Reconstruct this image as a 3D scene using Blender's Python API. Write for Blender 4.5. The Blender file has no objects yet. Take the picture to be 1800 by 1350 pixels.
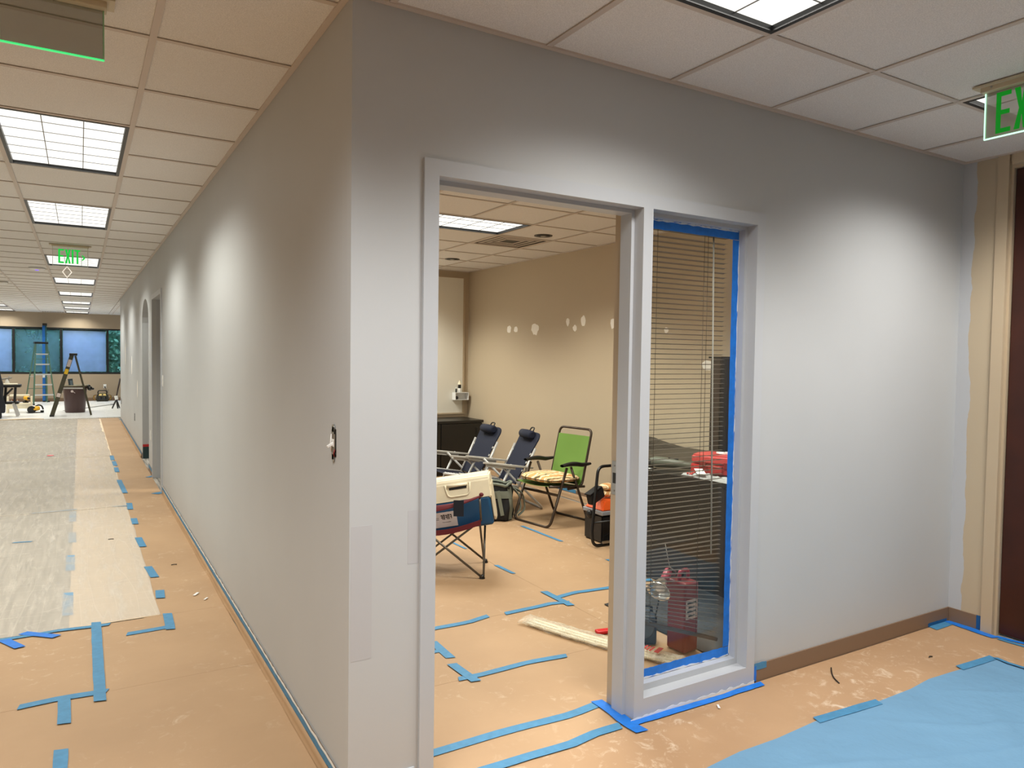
import bpy, bmesh, math, random
from mathutils import Vector, Matrix, noise
random.seed(7)
SC = bpy.context.scene
COL = SC.collection
PI = math.pi
H = 2.659            # ceiling height
L = 3.616            # corridor right wall
W = 3.79             # office right wall
YF = 23.45           # far window wall
YB = 15.63           # end of the long grey wall
T = 0.6096           # ceiling grid module

# ------------------------------------------------------------ camera
cam_d = bpy.data.cameras.new('camera')
cam = bpy.data.objects.new('camera', cam_d)
COL.objects.link(cam)
cam_d.sensor_width = 36.0
cam_d.lens = 1271.3 / 1800 * 36
cam_d.clip_start = 0.02
cam_d.clip_end = 200
_r = Vector((0.85871862, -0.51225031, 0.01421082))
_u = Vector((0.00641164, 0.0384691, 0.99923922))
_f = Vector((0.51240728, 0.85797421, -0.0363185))
cam.matrix_world = Matrix(((_r.x, _u.x, -_f.x, -0.7519), (_r.y, _u.y, -_f.y, -2.2828), (_r.z, _u.z, -_f.z, 1.5116), (0, 0, 0, 1)))
SC.camera = cam

# ------------------------------------------------------------ view, world, lamps
SC.view_settings.view_transform = 'Standard'
SC.view_settings.look = 'None'
SC.view_settings.gamma = 1.0
SC.view_settings.use_curve_mapping = False
SC.view_settings.exposure = 0.0
SKY = (0.36, 0.52, 0.80); SKY_STRENGTH = 9.0
PW_HALL = 34.0; PW_FRONT = 48.0; PW_CORNER = 46.0; PW_OFFICE = 66.0
CUT_LO, CUT_HI = 0.36, 0.64      # cosines between which the louvers cut the beam off
WARM = (1.0, 0.985, 0.875); COOL = (1.0, 0.965, 0.90); CORNER = (1.0, 1.0, 0.97)
LENS_GLOW = 1.25
wd = bpy.data.worlds.new('evening_sky'); SC.world = wd; wd.use_nodes = True
wd.node_tree.nodes['Background'].inputs['Color'].default_value = (*SKY, 1)
wd.node_tree.nodes['Background'].inputs['Strength'].default_value = SKY_STRENGTH

# ------------------------------------------------------------ materials
def lin(c):
    c = c / 255.0
    return c / 12.92 if c <= 0.04045 else ((c + 0.055) / 1.055) ** 2.4
def rgb(t): return (lin(t[0]), lin(t[1]), lin(t[2]), 1.0)
MATS = {}
def mat(name, c, rough=0.6, metal=0.0, bump=None, var=None, spec=0.5, trans=0.0, emit=None):
    """c in sRGB 0-255; bump=(scale,strength,dist); var=(scale,amount)"""
    if name in MATS: return MATS[name]
    m = bpy.data.materials.new(name); m.use_nodes = True
    nt = m.node_tree; N = nt.nodes; Lk = nt.links
    b = N['Principled BSDF']
    b.inputs['Base Color'].default_value = rgb(c)
    b.inputs['Roughness'].default_value = rough
    b.inputs['Metallic'].default_value = metal
    b.inputs['Specular IOR Level'].default_value = spec
    if trans: b.inputs['Transmission Weight'].default_value = trans
    if emit:
        b.inputs['Emission Color'].default_value = rgb(emit[0]); b.inputs['Emission Strength'].default_value = emit[1]
    tc = None
    if bump or var:
        tc = N.new('ShaderNodeTexCoord')
    if var:
        n = N.new('ShaderNodeTexNoise'); n.inputs['Scale'].default_value = var[0]; n.inputs['Detail'].default_value = 5
        Lk.new(tc.outputs['Object'], n.inputs['Vector'])
        r = N.new('ShaderNodeValToRGB')
        a = var[1]
        base = rgb(c)
        r.color_ramp.elements[0].position = 0.3; r.color_ramp.elements[1].position = 0.7
        r.color_ramp.elements[0].color = tuple(min(1, x * (1 - a)) for x in base[:3]) + (1,)
        r.color_ramp.elements[1].color = tuple(min(1, x * (1 + a)) for x in base[:3]) + (1,)
        Lk.new(n.outputs['Fac'], r.inputs['Fac']); Lk.new(r.outputs['Color'], b.inputs['Base Color'])
    if bump:
        n = N.new('ShaderNodeTexNoise'); n.inputs['Scale'].default_value = bump[0]; n.inputs['Detail'].default_value = 4
        Lk.new(tc.outputs['Object'], n.inputs['Vector'])
        bp = N.new('ShaderNodeBump'); bp.inputs['Strength'].default_value = bump[1]; bp.inputs['Distance'].default_value = bump[2] if len(bump) > 2 else 0.002
        Lk.new(n.outputs['Fac'], bp.inputs['Height']); Lk.new(bp.outputs['Normal'], b.inputs['Normal'])
    MATS[name] = m
    return m

def nodes(name):
    m = bpy.data.materials.new(name); m.use_nodes = True
    m.node_tree.nodes.clear(); MATS[name] = m
    return m, m.node_tree.nodes, m.node_tree.links

def glass_mat(name, tint, gloss=0.06, haze=None):
    m, N, K = nodes(name)
    o = N.new('ShaderNodeOutputMaterial'); t = N.new('ShaderNodeBsdfTransparent'); t.inputs['Color'].default_value = (*tint, 1)
    g = N.new('ShaderNodeBsdfGlossy'); g.inputs['Roughness'].default_value = 0.02
    lw = N.new('ShaderNodeLayerWeight'); lw.inputs['Blend'].default_value = .5
    pw = N.new('ShaderNodeMath'); pw.operation = 'POWER'; pw.inputs[1].default_value = 5; K.new(lw.outputs['Facing'], pw.inputs[0])
    fr = N.new('ShaderNodeMath'); fr.operation = 'MULTIPLY_ADD'; fr.inputs[1].default_value = .9; fr.inputs[2].default_value = .035; K.new(pw.outputs[0], fr.inputs[0])
    mx = N.new('ShaderNodeMixShader'); K.new(fr.outputs[0], mx.inputs[0]); K.new(t.outputs[0], mx.inputs[1]); K.new(g.outputs[0], mx.inputs[2])
    K.new(mx.outputs[0], o.inputs[0])
    return m

def film_mat(name, tint, haze_col, base_haze, scale, streak):
    """clear plastic film: transparent with whitish hazy creases and a gloss"""
    m, N, K = nodes(name)
    o = N.new('ShaderNodeOutputMaterial'); t = N.new('ShaderNodeBsdfTransparent'); t.inputs['Color'].default_value = (*tint, 1)
    p = N.new('ShaderNodeBsdfPrincipled'); p.inputs['Base Color'].default_value = rgb(haze_col); p.inputs['Roughness'].default_value = 0.28
    tc = N.new('ShaderNodeTexCoord'); mp = N.new('ShaderNodeMapping'); mp.inputs['Scale'].default_value = streak
    K.new(tc.outputs['Object'], mp.inputs['Vector'])
    n = N.new('ShaderNodeTexNoise'); n.inputs['Scale'].default_value = scale; n.inputs['Detail'].default_value = 9; n.inputs['Roughness'].default_value = .65; n.inputs['Distortion'].default_value = .25
    K.new(mp.outputs[0], n.inputs['Vector'])
    def crease(sc, s_, sharp, rot):
        m2 = N.new('ShaderNodeMapping'); m2.inputs['Scale'].default_value = sc; m2.inputs['Rotation'].default_value = (0, 0, rot); K.new(tc.outputs['Object'], m2.inputs['Vector'])
        q = N.new('ShaderNodeTexNoise'); q.inputs['Scale'].default_value = s_; q.inputs['Detail'].default_value = .6; K.new(m2.outputs[0], q.inputs['Vector'])
        a = N.new('ShaderNodeMath'); a.operation = 'SUBTRACT'; a.inputs[1].default_value = .5; K.new(q.outputs['Fac'], a.inputs[0])
        b2 = N.new('ShaderNodeMath'); b2.operation = 'ABSOLUTE'; K.new(a.outputs[0], b2.inputs[0])
        c = N.new('ShaderNodeMapRange'); c.inputs['From Min'].default_value = sharp; c.inputs['From Max'].default_value = 0; K.new(b2.outputs[0], c.inputs['Value'])
        return c.outputs[0]
    cr = [crease((.5, 5, 1), 1.1, .006, .06), crease((7, .35, 1), 1.5, .012, .04), crease((.8, 4, 1), .9, .005, .7)]
    s1 = N.new('ShaderNodeMath'); s1.operation = 'MAXIMUM'; K.new(cr[0], s1.inputs[0]); K.new(cr[1], s1.inputs[1])
    s2 = N.new('ShaderNodeMath'); s2.operation = 'MAXIMUM'; K.new(s1.outputs[0], s2.inputs[0]); K.new(cr[2], s2.inputs[1])
    n2 = N.new('ShaderNodeTexNoise'); n2.inputs['Scale'].default_value = 2.2; n2.inputs['Detail'].default_value = 3
    K.new(tc.outputs['Object'], n2.inputs['Vector'])
    rp = N.new('ShaderNodeMapRange'); rp.inputs['From Min'].default_value = 0.52; rp.inputs['From Max'].default_value = 0.78
    rp.inputs['To Min'].default_value = base_haze; rp.inputs['To Max'].default_value = min(1, base_haze + 0.30)
    K.new(n.outputs['Fac'], rp.inputs['Value'])
    hz_ = N.new('ShaderNodeMath'); hz_.operation = 'MULTIPLY_ADD'; hz_.use_clamp = True; hz_.inputs[1].default_value = .11; K.new(s2.outputs[0], hz_.inputs[0]); K.new(rp.outputs[0], hz_.inputs[2])
    b = N.new('ShaderNodeBump'); b.inputs['Strength'].default_value = 0.6; b.inputs['Distance'].default_value = 0.004
    ad = N.new('ShaderNodeMath'); ad.operation = 'ADD'; K.new(n.outputs['Fac'], ad.inputs[0]); K.new(n2.outputs['Fac'], ad.inputs[1])
    K.new(ad.outputs[0], b.inputs['Height']); K.new(b.outputs[0], p.inputs['Normal'])
    mx = N.new('ShaderNodeMixShader'); K.new(hz_.outputs[0], mx.inputs[0]); K.new(t.outputs[0], mx.inputs[1]); K.new(p.outputs[0], mx.inputs[2])
    K.new(mx.outputs[0], o.inputs[0])
    return m

def kraft_mat(name, c, dust, dust_amt):
    """brown builder's paper with white joint-compound dust scuffs"""
    m = mat(name, c, 0.62, bump=None, var=None)
    nt = m.node_tree; N = nt.nodes; K = nt.links; b = N['Principled BSDF']
    tc = N.new('ShaderNodeTexCoord')
    n = N.new('ShaderNodeTexNoise'); n.inputs['Scale'].default_value = 1.6; n.inputs['Detail'].default_value = 6
    K.new(tc.outputs['Object'], n.inputs['Vector'])
    r = N.new('ShaderNodeValToRGB'); base = rgb(c)
    r.color_ramp.elements[0].position = .3; r.color_ramp.elements[1].position = .72
    r.color_ramp.elements[0].color = (base[0] * .9, base[1] * .88, base[2] * .86, 1); r.color_ramp.elements[1].color = (base[0] * 1.06, base[1] * 1.06, base[2] * 1.06, 1)
    K.new(n.outputs['Fac'], r.inputs['Fac'])
    # dust: distorted ridged noise, masked by a big noise
    n2 = N.new('ShaderNodeTexNoise'); n2.inputs['Scale'].default_value = 14; n2.inputs['Detail'].default_value = 9; n2.inputs['Roughness'].default_value = .72; n2.inputs['Distortion'].default_value = .7
    K.new(tc.outputs['Object'], n2.inputs['Vector'])
    n3 = N.new('ShaderNodeTexNoise'); n3.inputs['Scale'].default_value = 1.3; n3.inputs['Detail'].default_value = 2
    K.new(tc.outputs['Object'], n3.inputs['Vector'])
    m1 = N.new('ShaderNodeMapRange'); m1.inputs['From Min'].default_value = dust; m1.inputs['From Max'].default_value = dust + .17
    K.new(n2.outputs['Fac'], m1.inputs['Value'])
    m2 = N.new('ShaderNodeMapRange'); m2.inputs['From Min'].default_value = .42; m2.inputs['From Max'].default_value = .66; m2.inputs['To Max'].default_value = dust_amt
    K.new(n3.outputs['Fac'], m2.inputs['Value'])
    mu = N.new('ShaderNodeMath'); mu.operation = 'MULTIPLY'; K.new(m1.outputs[0], mu.inputs[0]); K.new(m2.outputs[0], mu.inputs[1])
    mx = N.new('ShaderNodeMixRGB'); mx.inputs[2].default_value = rgb((232, 214, 192))
    K.new(mu.outputs[0], mx.inputs[0]); K.new(r.outputs[0], mx.inputs[1]); K.new(mx.outputs[0], b.inputs['Base Color'])
    nb = N.new('ShaderNodeTexNoise'); nb.inputs['Scale'].default_value = 2.6; nb.inputs['Detail'].default_value = 4
    K.new(tc.outputs['Object'], nb.inputs['Vector'])
    bp = N.new('ShaderNodeBump'); bp.inputs['Strength'].default_value = .45; bp.inputs['Distance'].default_value = .022
    K.new(nb.outputs['Fac'], bp.inputs['Height']); K.new(bp.outputs[0], b.inputs['Normal'])
    return m

# ------------------------------------------------------------ mesh builder
class MB:
    def __init__(s): s.bm = bmesh.new()
    def _tag(s, faces, mi, smooth):
        for f in faces: f.material_index = mi; f.smooth = smooth
    def box(s, x0, x1, y0, y1, z0, z1, mi=0, bev=0.0):
        return s.obox(((x0 + x1) / 2, (y0 + y1) / 2, (z0 + z1) / 2), ((1, 0, 0), (0, 1, 0), (0, 0, 1)), (abs(x1 - x0) / 2, abs(y1 - y0) / 2, abs(z1 - z0) / 2), mi, bev)
    def obox(s, c, ax, hs, mi=0, bev=0.0, seg=2):
        c = Vector(c); A = [Vector(a).normalized() * h for a, h in zip(ax, hs)]
        vs = [s.bm.verts.new(c + A[0] * i + A[1] * j + A[2] * k) for i in (-1, 1) for j in (-1, 1) for k in (-1, 1)]
        idx = ((0, 1, 3, 2), (4, 6, 7, 5), (0, 4, 5, 1), (2, 3, 7, 6), (0, 2, 6, 4), (1, 5, 7, 3))
        fs = [s.bm.faces.new([vs[i] for i in q]) for q in idx]
        s._tag(fs, mi, False)
        if bev > 0:
            es = list({e for f in fs for e in f.edges})
            r = bmesh.ops.bevel(s.bm, geom=es, offset=bev, segments=seg, affect='EDGES', profile=.5, clamp_overlap=True)
            for f in r['faces']: f.material_index = mi; f.smooth = True
        return s
    def bar(s, a, b, w, t, up=(0, 0, 1), mi=0, bev=0.0):
        """rectangular bar from a to b; w across, t along 'up'"""
        a = Vector(a); b = Vector(b); d = (b - a); n = d.normalized(); up = Vector(up)
        sd = n.cross(up)
        if sd.length < 1e-5: sd = n.cross(Vector((1, 0, 0)))
        sd.normalize(); u = sd.cross(n)
        return s.obox((a + b) / 2, (n, sd, u), (d.length / 2, w / 2, t / 2), mi, bev)
    def tube(s, pts, r, n=8, closed=False, mi=0, smooth=True):
        P = [Vector(p) for p in pts]; m = len(P)
        rr = r if isinstance(r, (list, tuple)) else [r] * m
        rings = []; ref = None
        for i in range(m):
            if closed: d = P[(i + 1) % m] - P[i - 1]
            else: d = P[min(i + 1, m - 1)] - P[max(i - 1, 0)]
            if d.length < 1e-9: d = Vector((0, 0, 1))
            d.normalize()
            if ref is None:
                ref = d.orthogonal().normalized()
            else:
                ref = ref - d * ref.dot(d)
                ref = ref.normalized() if ref.length > 1e-6 else d.orthogonal().normalized()
            b = d.cross(ref)
            rings.append([s.bm.verts.new(P[i] + (ref * math.cos(2 * PI * k / n) + b * math.sin(2 * PI * k / n)) * rr[i]) for k in range(n)])
        fs = []
        for i in range(m if closed else m - 1):
            A = rings[i]; B = rings[(i + 1) % m]
            for k in range(n):
                fs.append(s.bm.faces.new((A[k], A[(k + 1) % n], B[(k + 1) % n], B[k])))
        s._tag(fs, mi, smooth)
        if not closed:
            s._tag([s.bm.faces.new(list(reversed(rings[0]))), s.bm.faces.new(rings[-1])], mi, False)
        return s
    def prism(s, poly, axis, lo, hi, mi=0, smooth=False):
        """poly of 2D points in the plane across 'axis', extruded lo..hi"""
        def P(a, b, c):
            return Vector((c, a, b)) if axis == 0 else Vector((a, c, b)) if axis == 1 else Vector((a, b, c))
        A = [s.bm.verts.new(P(a, b, lo)) for a, b in poly]; B = [s.bm.verts.new(P(a, b, hi)) for a, b in poly]
        n = len(poly)
        side = [s.bm.faces.new((A[i], A[(i + 1) % n], B[(i + 1) % n], B[i])) for i in range(n)]
        caps = [s.bm.faces.new(list(reversed(A))), s.bm.faces.new(B)]
        s._tag(side, mi, smooth); s._tag(caps, mi, False)
        return s
    def oprism(s, poly, o, e1, e2, e3, h0, h1, mi=0):
        """poly in plane (e1,e2) about o, extruded along e3"""
        o = Vector(o); e1 = Vector(e1); e2 = Vector(e2); e3 = Vector(e3)
        A = [s.bm.verts.new(o + e1 * a + e2 * b + e3 * h0) for a, b in poly]; B = [s.bm.verts.new(o + e1 * a + e2 * b + e3 * h1) for a, b in poly]
        n = len(poly)
        fs = [s.bm.faces.new((A[i], A[(i + 1) % n], B[(i + 1) % n], B[i])) for i in range(n)] + [s.bm.faces.new(list(reversed(A))), s.bm.faces.new(B)]
        s._tag(fs, mi, False)
        return s
    def lathe(s, prof, n=20, o=(0, 0, 0), e=((1, 0, 0), (0, 1, 0), (0, 0, 1)), mi=0, smooth=True):
        o = Vector(o); ex, ey, ez = [Vector(v) for v in e]
        rings = [[s.bm.verts.new(o + (ex * math.cos(2 * PI * k / n) + ey * math.sin(2 * PI * k / n)) * max(r, 1e-5) + ez * z) for k in range(n)] for r, z in prof]
        fs = []
        for A, B in zip(rings, rings[1:]):
            for k in range(n): fs.append(s.bm.faces.new((A[k], A[(k + 1) % n], B[(k + 1) % n], B[k])))
        s._tag(fs, mi, smooth)
        s._tag([s.bm.faces.new(list(reversed(rings[0]))), s.bm.faces.new(rings[-1])], mi, False)
        return s
    def grid(s, fn, nu, nv, mi=0, th=0.0, smooth=True):
        """surface fn(u,v)->Vector, optional thickness downwards"""
        V = [[s.bm.verts.new(Vector(fn(i / nu, j / nv))) for j in range(nv + 1)] for i in range(nu + 1)]
        fs = [s.bm.faces.new((V[i][j], V[i + 1][j], V[i + 1][j + 1], V[i][j + 1])) for i in range(nu) for j in range(nv)]
        s._tag(fs, mi, smooth)
        if th:
            U = [[s.bm.verts.new(V[i][j].co - Vector((0, 0, th))) if not callable(th) else s.bm.verts.new(V[i][j].co + Vector(th(i / nu, j / nv))) for j in range(nv + 1)] for i in range(nu + 1)]
            f2 = [s.bm.faces.new((U[i][j + 1], U[i + 1][j + 1], U[i + 1][j], U[i][j])) for i in range(nu) for j in range(nv)]
            rim = [(i, 0) for i in range(nu)] + [(nu, j) for j in range(nv)] + [(i, nv) for i in range(nu, 0, -1)] + [(0, j) for j in range(nv, 0, -1)]
            for k in range(len(rim)):
                a, b = rim[k], rim[(k + 1) % len(rim)]
                f2.append(s.bm.faces.new((V[b[0]][b[1]], V[a[0]][a[1]], U[a[0]][a[1]], U[b[0]][b[1]])))
            s._tag(f2, mi, smooth)
            for k in range(len(rim)):
                a, b = rim[k], rim[(k + 1) % len(rim)]
                for G_ in (V, U):
                    e = s.bm.edges.get((G_[a[0]][a[1]], G_[b[0]][b[1]]))
                    if e: e.smooth = False
        return s
    def ball(s, c, r, sx=1, sy=1, sz=1, mi=0, seg=12, e=None):
        c = Vector(c); E = [Vector(v) for v in (e or ((1, 0, 0), (0, 1, 0), (0, 0, 1)))]
        prof = [(math.sin(PI * i / 8), -math.cos(PI * i / 8)) for i in range(9)]
        return s.lathe([(a * r, b * r * sz) for a, b in prof], seg, c, (E[0] * sx, E[1] * sy, E[2]), mi)
    def build(s, name, m, parent=None, world=False, recalc=True):
        if recalc: bmesh.ops.recalc_face_normals(s.bm, faces=s.bm.faces)
        me = bpy.data.meshes.new(name); s.bm.to_mesh(me); s.bm.free()
        for x in (m if isinstance(m, (list, tuple)) else [m]): me.materials.append(x)
        o = bpy.data.objects.new(name, me); COL.objects.link(o)
        if parent:
            o.parent = parent
            if world: me.transform(parent.matrix_basis.inverted())
        return o

def fil(pts, r, seg=5):
    """round the inner corners of a polyline"""
    P = [Vector(p) for p in pts]; out = [P[0]]
    for i in range(1, len(P) - 1):
        a = (P[i - 1] - P[i]); b = (P[i + 1] - P[i]); rr = min(r, a.length * .49, b.length * .49)
        A = P[i] + a.normalized() * rr; B = P[i] + b.normalized() * rr
        for k in range(seg + 1):
            t = k / seg
            out.append(A * (1 - t) ** 2 + P[i] * 2 * t * (1 - t) + B * t * t)
    out.append(P[-1])
    return out

def thing(name, label, cat, loc=(0, 0, 0), rz=0.0, group=None):
    o = bpy.data.objects.new(name, None); COL.objects.link(o)
    o.empty_display_size = .05
    o.location = loc; o.rotation_euler = (0, 0, rz)
    bpy_update(o)
    o['label'] = label; o['category'] = cat
    if group: o['group'] = group
    return o
def bpy_update(o):
    o.matrix_basis = Matrix.Translation(o.location) @ o.rotation_euler.to_matrix().to_4x4()
def tag(o, label, cat, group=None, kind=None):
    o['label'] = label; o['category'] = cat
    if group: o['group'] = group
    if kind: o['kind'] = kind
    return o
def struct(name, parent=None):
    o = bpy.data.objects.new(name, None); COL.objects.link(o); o['kind'] = 'structure'
    return o
def st(o): o['kind'] = 'structure'; return o
def sub(o, name, me_from, parent, loc, rot=(0, 0, 0)):
    c = bpy.data.objects.new(name, me_from.data); COL.objects.link(c); c.parent = parent; c.location = loc; c.rotation_euler = rot
    return c

# palette
M_grey = mat('grey_wall_paint', (187, 190, 193), .55, bump=(350, .08, .001), var=(1.2, .025))
M_trimgrey = mat('grey_satin_trim_paint', (186, 190, 196), .32)
M_beige = mat('beige_wall_paint', (190, 174, 149), .6, bump=(350, .08, .001), var=(1.0, .02))
M_beigetrim = mat('beige_trim_paint', (190, 172, 146), .4)
M_white = mat('white_paint', (236, 236, 234), .5)
M_board = mat('whiteboard', (232, 228, 216), .3)
M_tile = mat('ceiling_tile', (227, 224, 221), .9, bump=(260, .6, .003), var=(240, .14))
M_tbar = mat('ceiling_grid_metal', (200, 188, 178), .5)
M_black = mat('black_metal', (16, 16, 17), .4)
M_blackplastic = mat('black_plastic', (22, 22, 24), .45, bump=(120, .1, .001))
M_blacklam = mat('black_laminate', (20, 19, 18), .35)
M_steel = mat('brushed_steel', (176, 176, 174), .3, 1.0)
M_bronze = mat('bronze_powder_coat', (74, 64, 54), .4, .3)
M_cove = mat('brown_vinyl_base', (128, 104, 84), .5)
M_blue = mat('blue_masking_tape', (68, 132, 174), .6, bump=(90, .3, .001), var=(40, .10))
M_bluevivid = mat('vivid_blue_masking_tape', (20, 116, 214), .5, bump=(60, .4, .001), var=(30, .12))
M_bluepale = mat('blue_tape_seen_under_film', (120, 160, 192), .6)
M_kraft = kraft_mat('kraft_paper', (178, 146, 112), .56, .6)
M_kraftdusty = kraft_mat('dusty_kraft_paper', (178, 144, 110), .53, .8)
M_tan = mat('tan_liner_paper', (232, 212, 184), .6, var=(3, .05))
M_carpet = None
M_navy = mat('navy_mesh_fabric', (17, 24, 46), .85, bump=(700, .4, .001))
M_greymetal = mat('grey_painted_tube', (186, 186, 184), .38, .2)
M_greyplastic = mat('grey_plastic', (176, 172, 164), .5)
M_green = mat('green_sling_fabric', (100, 137, 56), .75, bump=(500, .3, .001))
M_maroon = mat('maroon_canvas', (98, 26, 34), .8, bump=(300, .3, .001))
M_cream = mat('cream_plastic', (236, 226, 200), .4, var=(9, .06))
M_coolblue = mat('blue_cooler_plastic', (20, 72, 112), .4)
M_orange = mat('orange_plastic', (240, 98, 36), .4)
M_red = mat('red_plastic', (196, 60, 58), .4)
M_darkred = mat('dark_red_plastic', (128, 38, 30), .4)
M_wood = mat('dark_cherry_door_veneer', (58, 22, 10), .35, var=(6, .2))
# ============================================================ SETTING
# carpet
M_carpet, N, K = nodes('grey_carpet')
o_ = N.new('ShaderNodeOutputMaterial'); b_ = N.new('ShaderNodeBsdfPrincipled'); b_.inputs['Roughness'].default_value = .95
tc = N.new('ShaderNodeTexCoord'); mp = N.new('ShaderNodeMapping'); mp.inputs['Scale'].default_value = (46, 2.2, 1); K.new(tc.outputs['Object'], mp.inputs[0])
n_ = N.new('ShaderNodeTexNoise'); n_.inputs['Scale'].default_value = 1.0; n_.inputs['Detail'].default_value = 6; K.new(mp.outputs[0], n_.inputs[0])
r_ = N.new('ShaderNodeValToRGB'); r_.color_ramp.elements[0].position = .38; r_.color_ramp.elements[1].position = .64
r_.color_ramp.elements[0].color = rgb((122, 119, 114)); r_.color_ramp.elements[1].color = rgb((196, 192, 185))
K.new(n_.outputs['Fac'], r_.inputs[0]); K.new(r_.outputs[0], b_.inputs['Base Color']); K.new(b_.outputs[0], o_.inputs[0])

XL = -4.9; YR = -4.4; XR = 4.2
m = MB(); m.box(XL - .1, XR + .1, YR - .1, YF + .1, -.12, 0.0); st(m.build('floor', M_carpet))

# long grey wall on the left of the office (plane x = 0): doorway and arched opening
arch = []
ya, yb, zs = 8.06, 9.20, 1.93
for k in range(0, 13):
    a = PI * k / 12
    arch.append(((ya + yb) / 2 - (yb - ya) / 2 * math.cos(a), zs + .30 * math.sin(a)))
poly = [(0, 0), (6.33, 0), (6.33, 2.16), (7.37, 2.16), (7.37, 0), (ya, 0)] + arch + [(yb, 0), (YB, 0), (YB, H + .05), (0, H + .05)]
m = MB(); m.prism(poly, 0, 0.0, .13)
for f in m.bm.faces:
    if f.calc_center_median().x > .125 and f.calc_center_median().y < 20: f.material_index = 0
wl = st(m.build('wall_left', [M_grey]))
# front wall of the office (plane y = 0): door and sidelight opening
poly = [(.13, 0), (.262, 0), (.262, 2.172), (1.935, 2.172), (1.935, 0), (W, 0), (W, H + .05), (.13, H + .05)]
m = MB(); m.prism(poly, 1, 0.0, .14)
for f in m.bm.faces:
    if f.normal.y > .5 or f.calc_center_median().y > .13: f.material_index = 1
st(m.build('wall_front', [M_grey, M_beige]))
# right corridor wall (x = L), with a grey overlap of paint at the corner and a doorway
M_cut, N, K = nodes('beige_paint_with_grey_cut_in')
o_ = N.new('ShaderNodeOutputMaterial'); b_ = N.new('ShaderNodeBsdfPrincipled'); b_.inputs['Roughness'].default_value = .6
tc = N.new('ShaderNodeTexCoord'); sx = N.new('ShaderNodeSeparateXYZ'); K.new(tc.outputs['Object'], sx.inputs[0])
mp = N.new('ShaderNodeMapping'); mp.inputs['Scale'].default_value = (1, 4, 2.2); K.new(tc.outputs['Object'], mp.inputs[0])
n_ = N.new('ShaderNodeTexNoise'); n_.inputs['Scale'].default_value = 2.0; n_.inputs['Detail'].default_value = 6; K.new(mp.outputs[0], n_.inputs[0])
ma = N.new('ShaderNodeMath'); ma.operation = 'MULTIPLY_ADD'; ma.inputs[1].default_value = .07; ma.inputs[2].default_value = -.105; K.new(n_.outputs['Fac'], ma.inputs[0])
gt = N.new('ShaderNodeMath'); gt.operation = 'GREATER_THAN'; K.new(sx.outputs[1], gt.inputs[0]); K.new(ma.outputs[0], gt.inputs[1])
mx = N.new('ShaderNodeMixRGB'); mx.inputs[1].default_value = rgb((190, 174, 149)); mx.inputs[2].default_value = rgb((187, 190, 195)); K.new(gt.outputs[0], mx.inputs[0])
K.new(mx.outputs[0], b_.inputs['Base Color']); K.new(b_.outputs[0], o_.inputs[0])
poly = [(0, 0), (-.20, 0), (-.20, 2.62), (-1.32, 2.62), (-1.32, 0), (YR, 0), (YR, H + .05), (0, H + .05)]
m = MB(); m.prism(poly, 0, L, L + .14); st(m.build('wall_right', M_cut))
# office walls
m = MB(); m.box(W, W + .12, .14, 6.6, 0, H + .05); st(m.build('wall_office_right', M_beige))
m = MB(); m.box(.13, W + .12, 6.5, 6.6, 0, H + .05); st(m.build('wall_office_back', M_beige))
# far wall with the window band
m = MB(); m.box(XL, XR, YF, YF + .16, 0, .825); m.box(XL, XR, YF, YF + .16, 2.225, H + .05); m.box(XL, XL + .5, YF, YF + .16, .825, 2.225); m.box(2.45, XR, YF, YF + .16, .825, 2.225)
st(m.build('wall_back', mat('taupe_wall_paint', (166, 149, 127), .6)))
m = MB(); m.box(.13, XR, YB - .12, YB, 0, H + .05); st(m.build('wall_return', M_beige))
m = MB(); m.box(XR, XR + .1, YB, YF + .1, 0, H + .05); st(m.build('wall_far_right', M_beige))
m = MB(); m.box(XL - .1, XL, YR, YF + .1, 0, H + .05); st(m.build('wall_hall_left', M_beige))
m = MB(); m.box(XL, L + .14, YR - .1, YR, 0, H + .05); st(m.build('wall_rear', M_beige))
m = MB(); m.box(1.2, 1.3, 6.6, YB - .12, 0, H + .05); m.box(.13, 1.2, 7.6, 7.7, 0, H + .05); st(m.build('wall_side_rooms', M_grey))
m = MB(); m.box(L + .14, 5.2, -1.7, -1.6, 0, H); m.box(5.2, 5.3, -1.7, .3, 0, H); m.box(L + .14, 5.3, .2, .3, 0, H); st(m.build('wall_closet', M_beige))

# ---------------------------------------------------------------- ceilings
m = MB(); m.box(XL - .1, 5.3, YR - .1, YF + .2, H + .05, H + .12)
ceil = st(m.build('ceiling', M_tile))
ceil2 = st(MB().box(.13, W, .14, 6.5, H + .03, H + .049).build('ceiling', M_tile))

GX_hall = [-.516 - T * k for k in range(0, 8)]
GX_front = [.737 + T * k for k in range(-1, 5)]
GY = [.705 + T * k for k in range(-9, 38)]
LIGHTS = []
for i, y in enumerate((-.514 - 2 * T, .705 + 2 * T, .705 + 6 * T, .705 + 12 * T, .705 + 17 * T, .705 + 22 * T, .705 + 27 * T, .705 + 31 * T, .705 + 35 * T)):
    LIGHTS.append((-.516 - T, y, 'hall', i))
    LIGHTS.append((-.516 - 4 * T, y, 'left', i))
for i, x in enumerate((.737, .737 + 3 * T)): LIGHTS.append((x, -.514 - 2 * T, 'front', i))
LIGHTS.append((1.40, 3.04, 'office', 0)); LIGHTS.append((1.40, 3.04 - 4 * T, 'office', 1)); LIGHTS.append((1.40, 3.04 + 4 * T, 'office', 2))
DIFFS = [(2.62, 3.65), (-.516 - 2 * T, .705 + 36 * T)]
taken = []
for x, y, k, i in LIGHTS:
    taken.append((x, x + (2 * T if k == 'office' else T), y, y + (T if k == 'office' else 2 * T)))
for x, y in DIFFS: taken.append((x, x + T, y, y + T))
tile_mesh = {}
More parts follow.
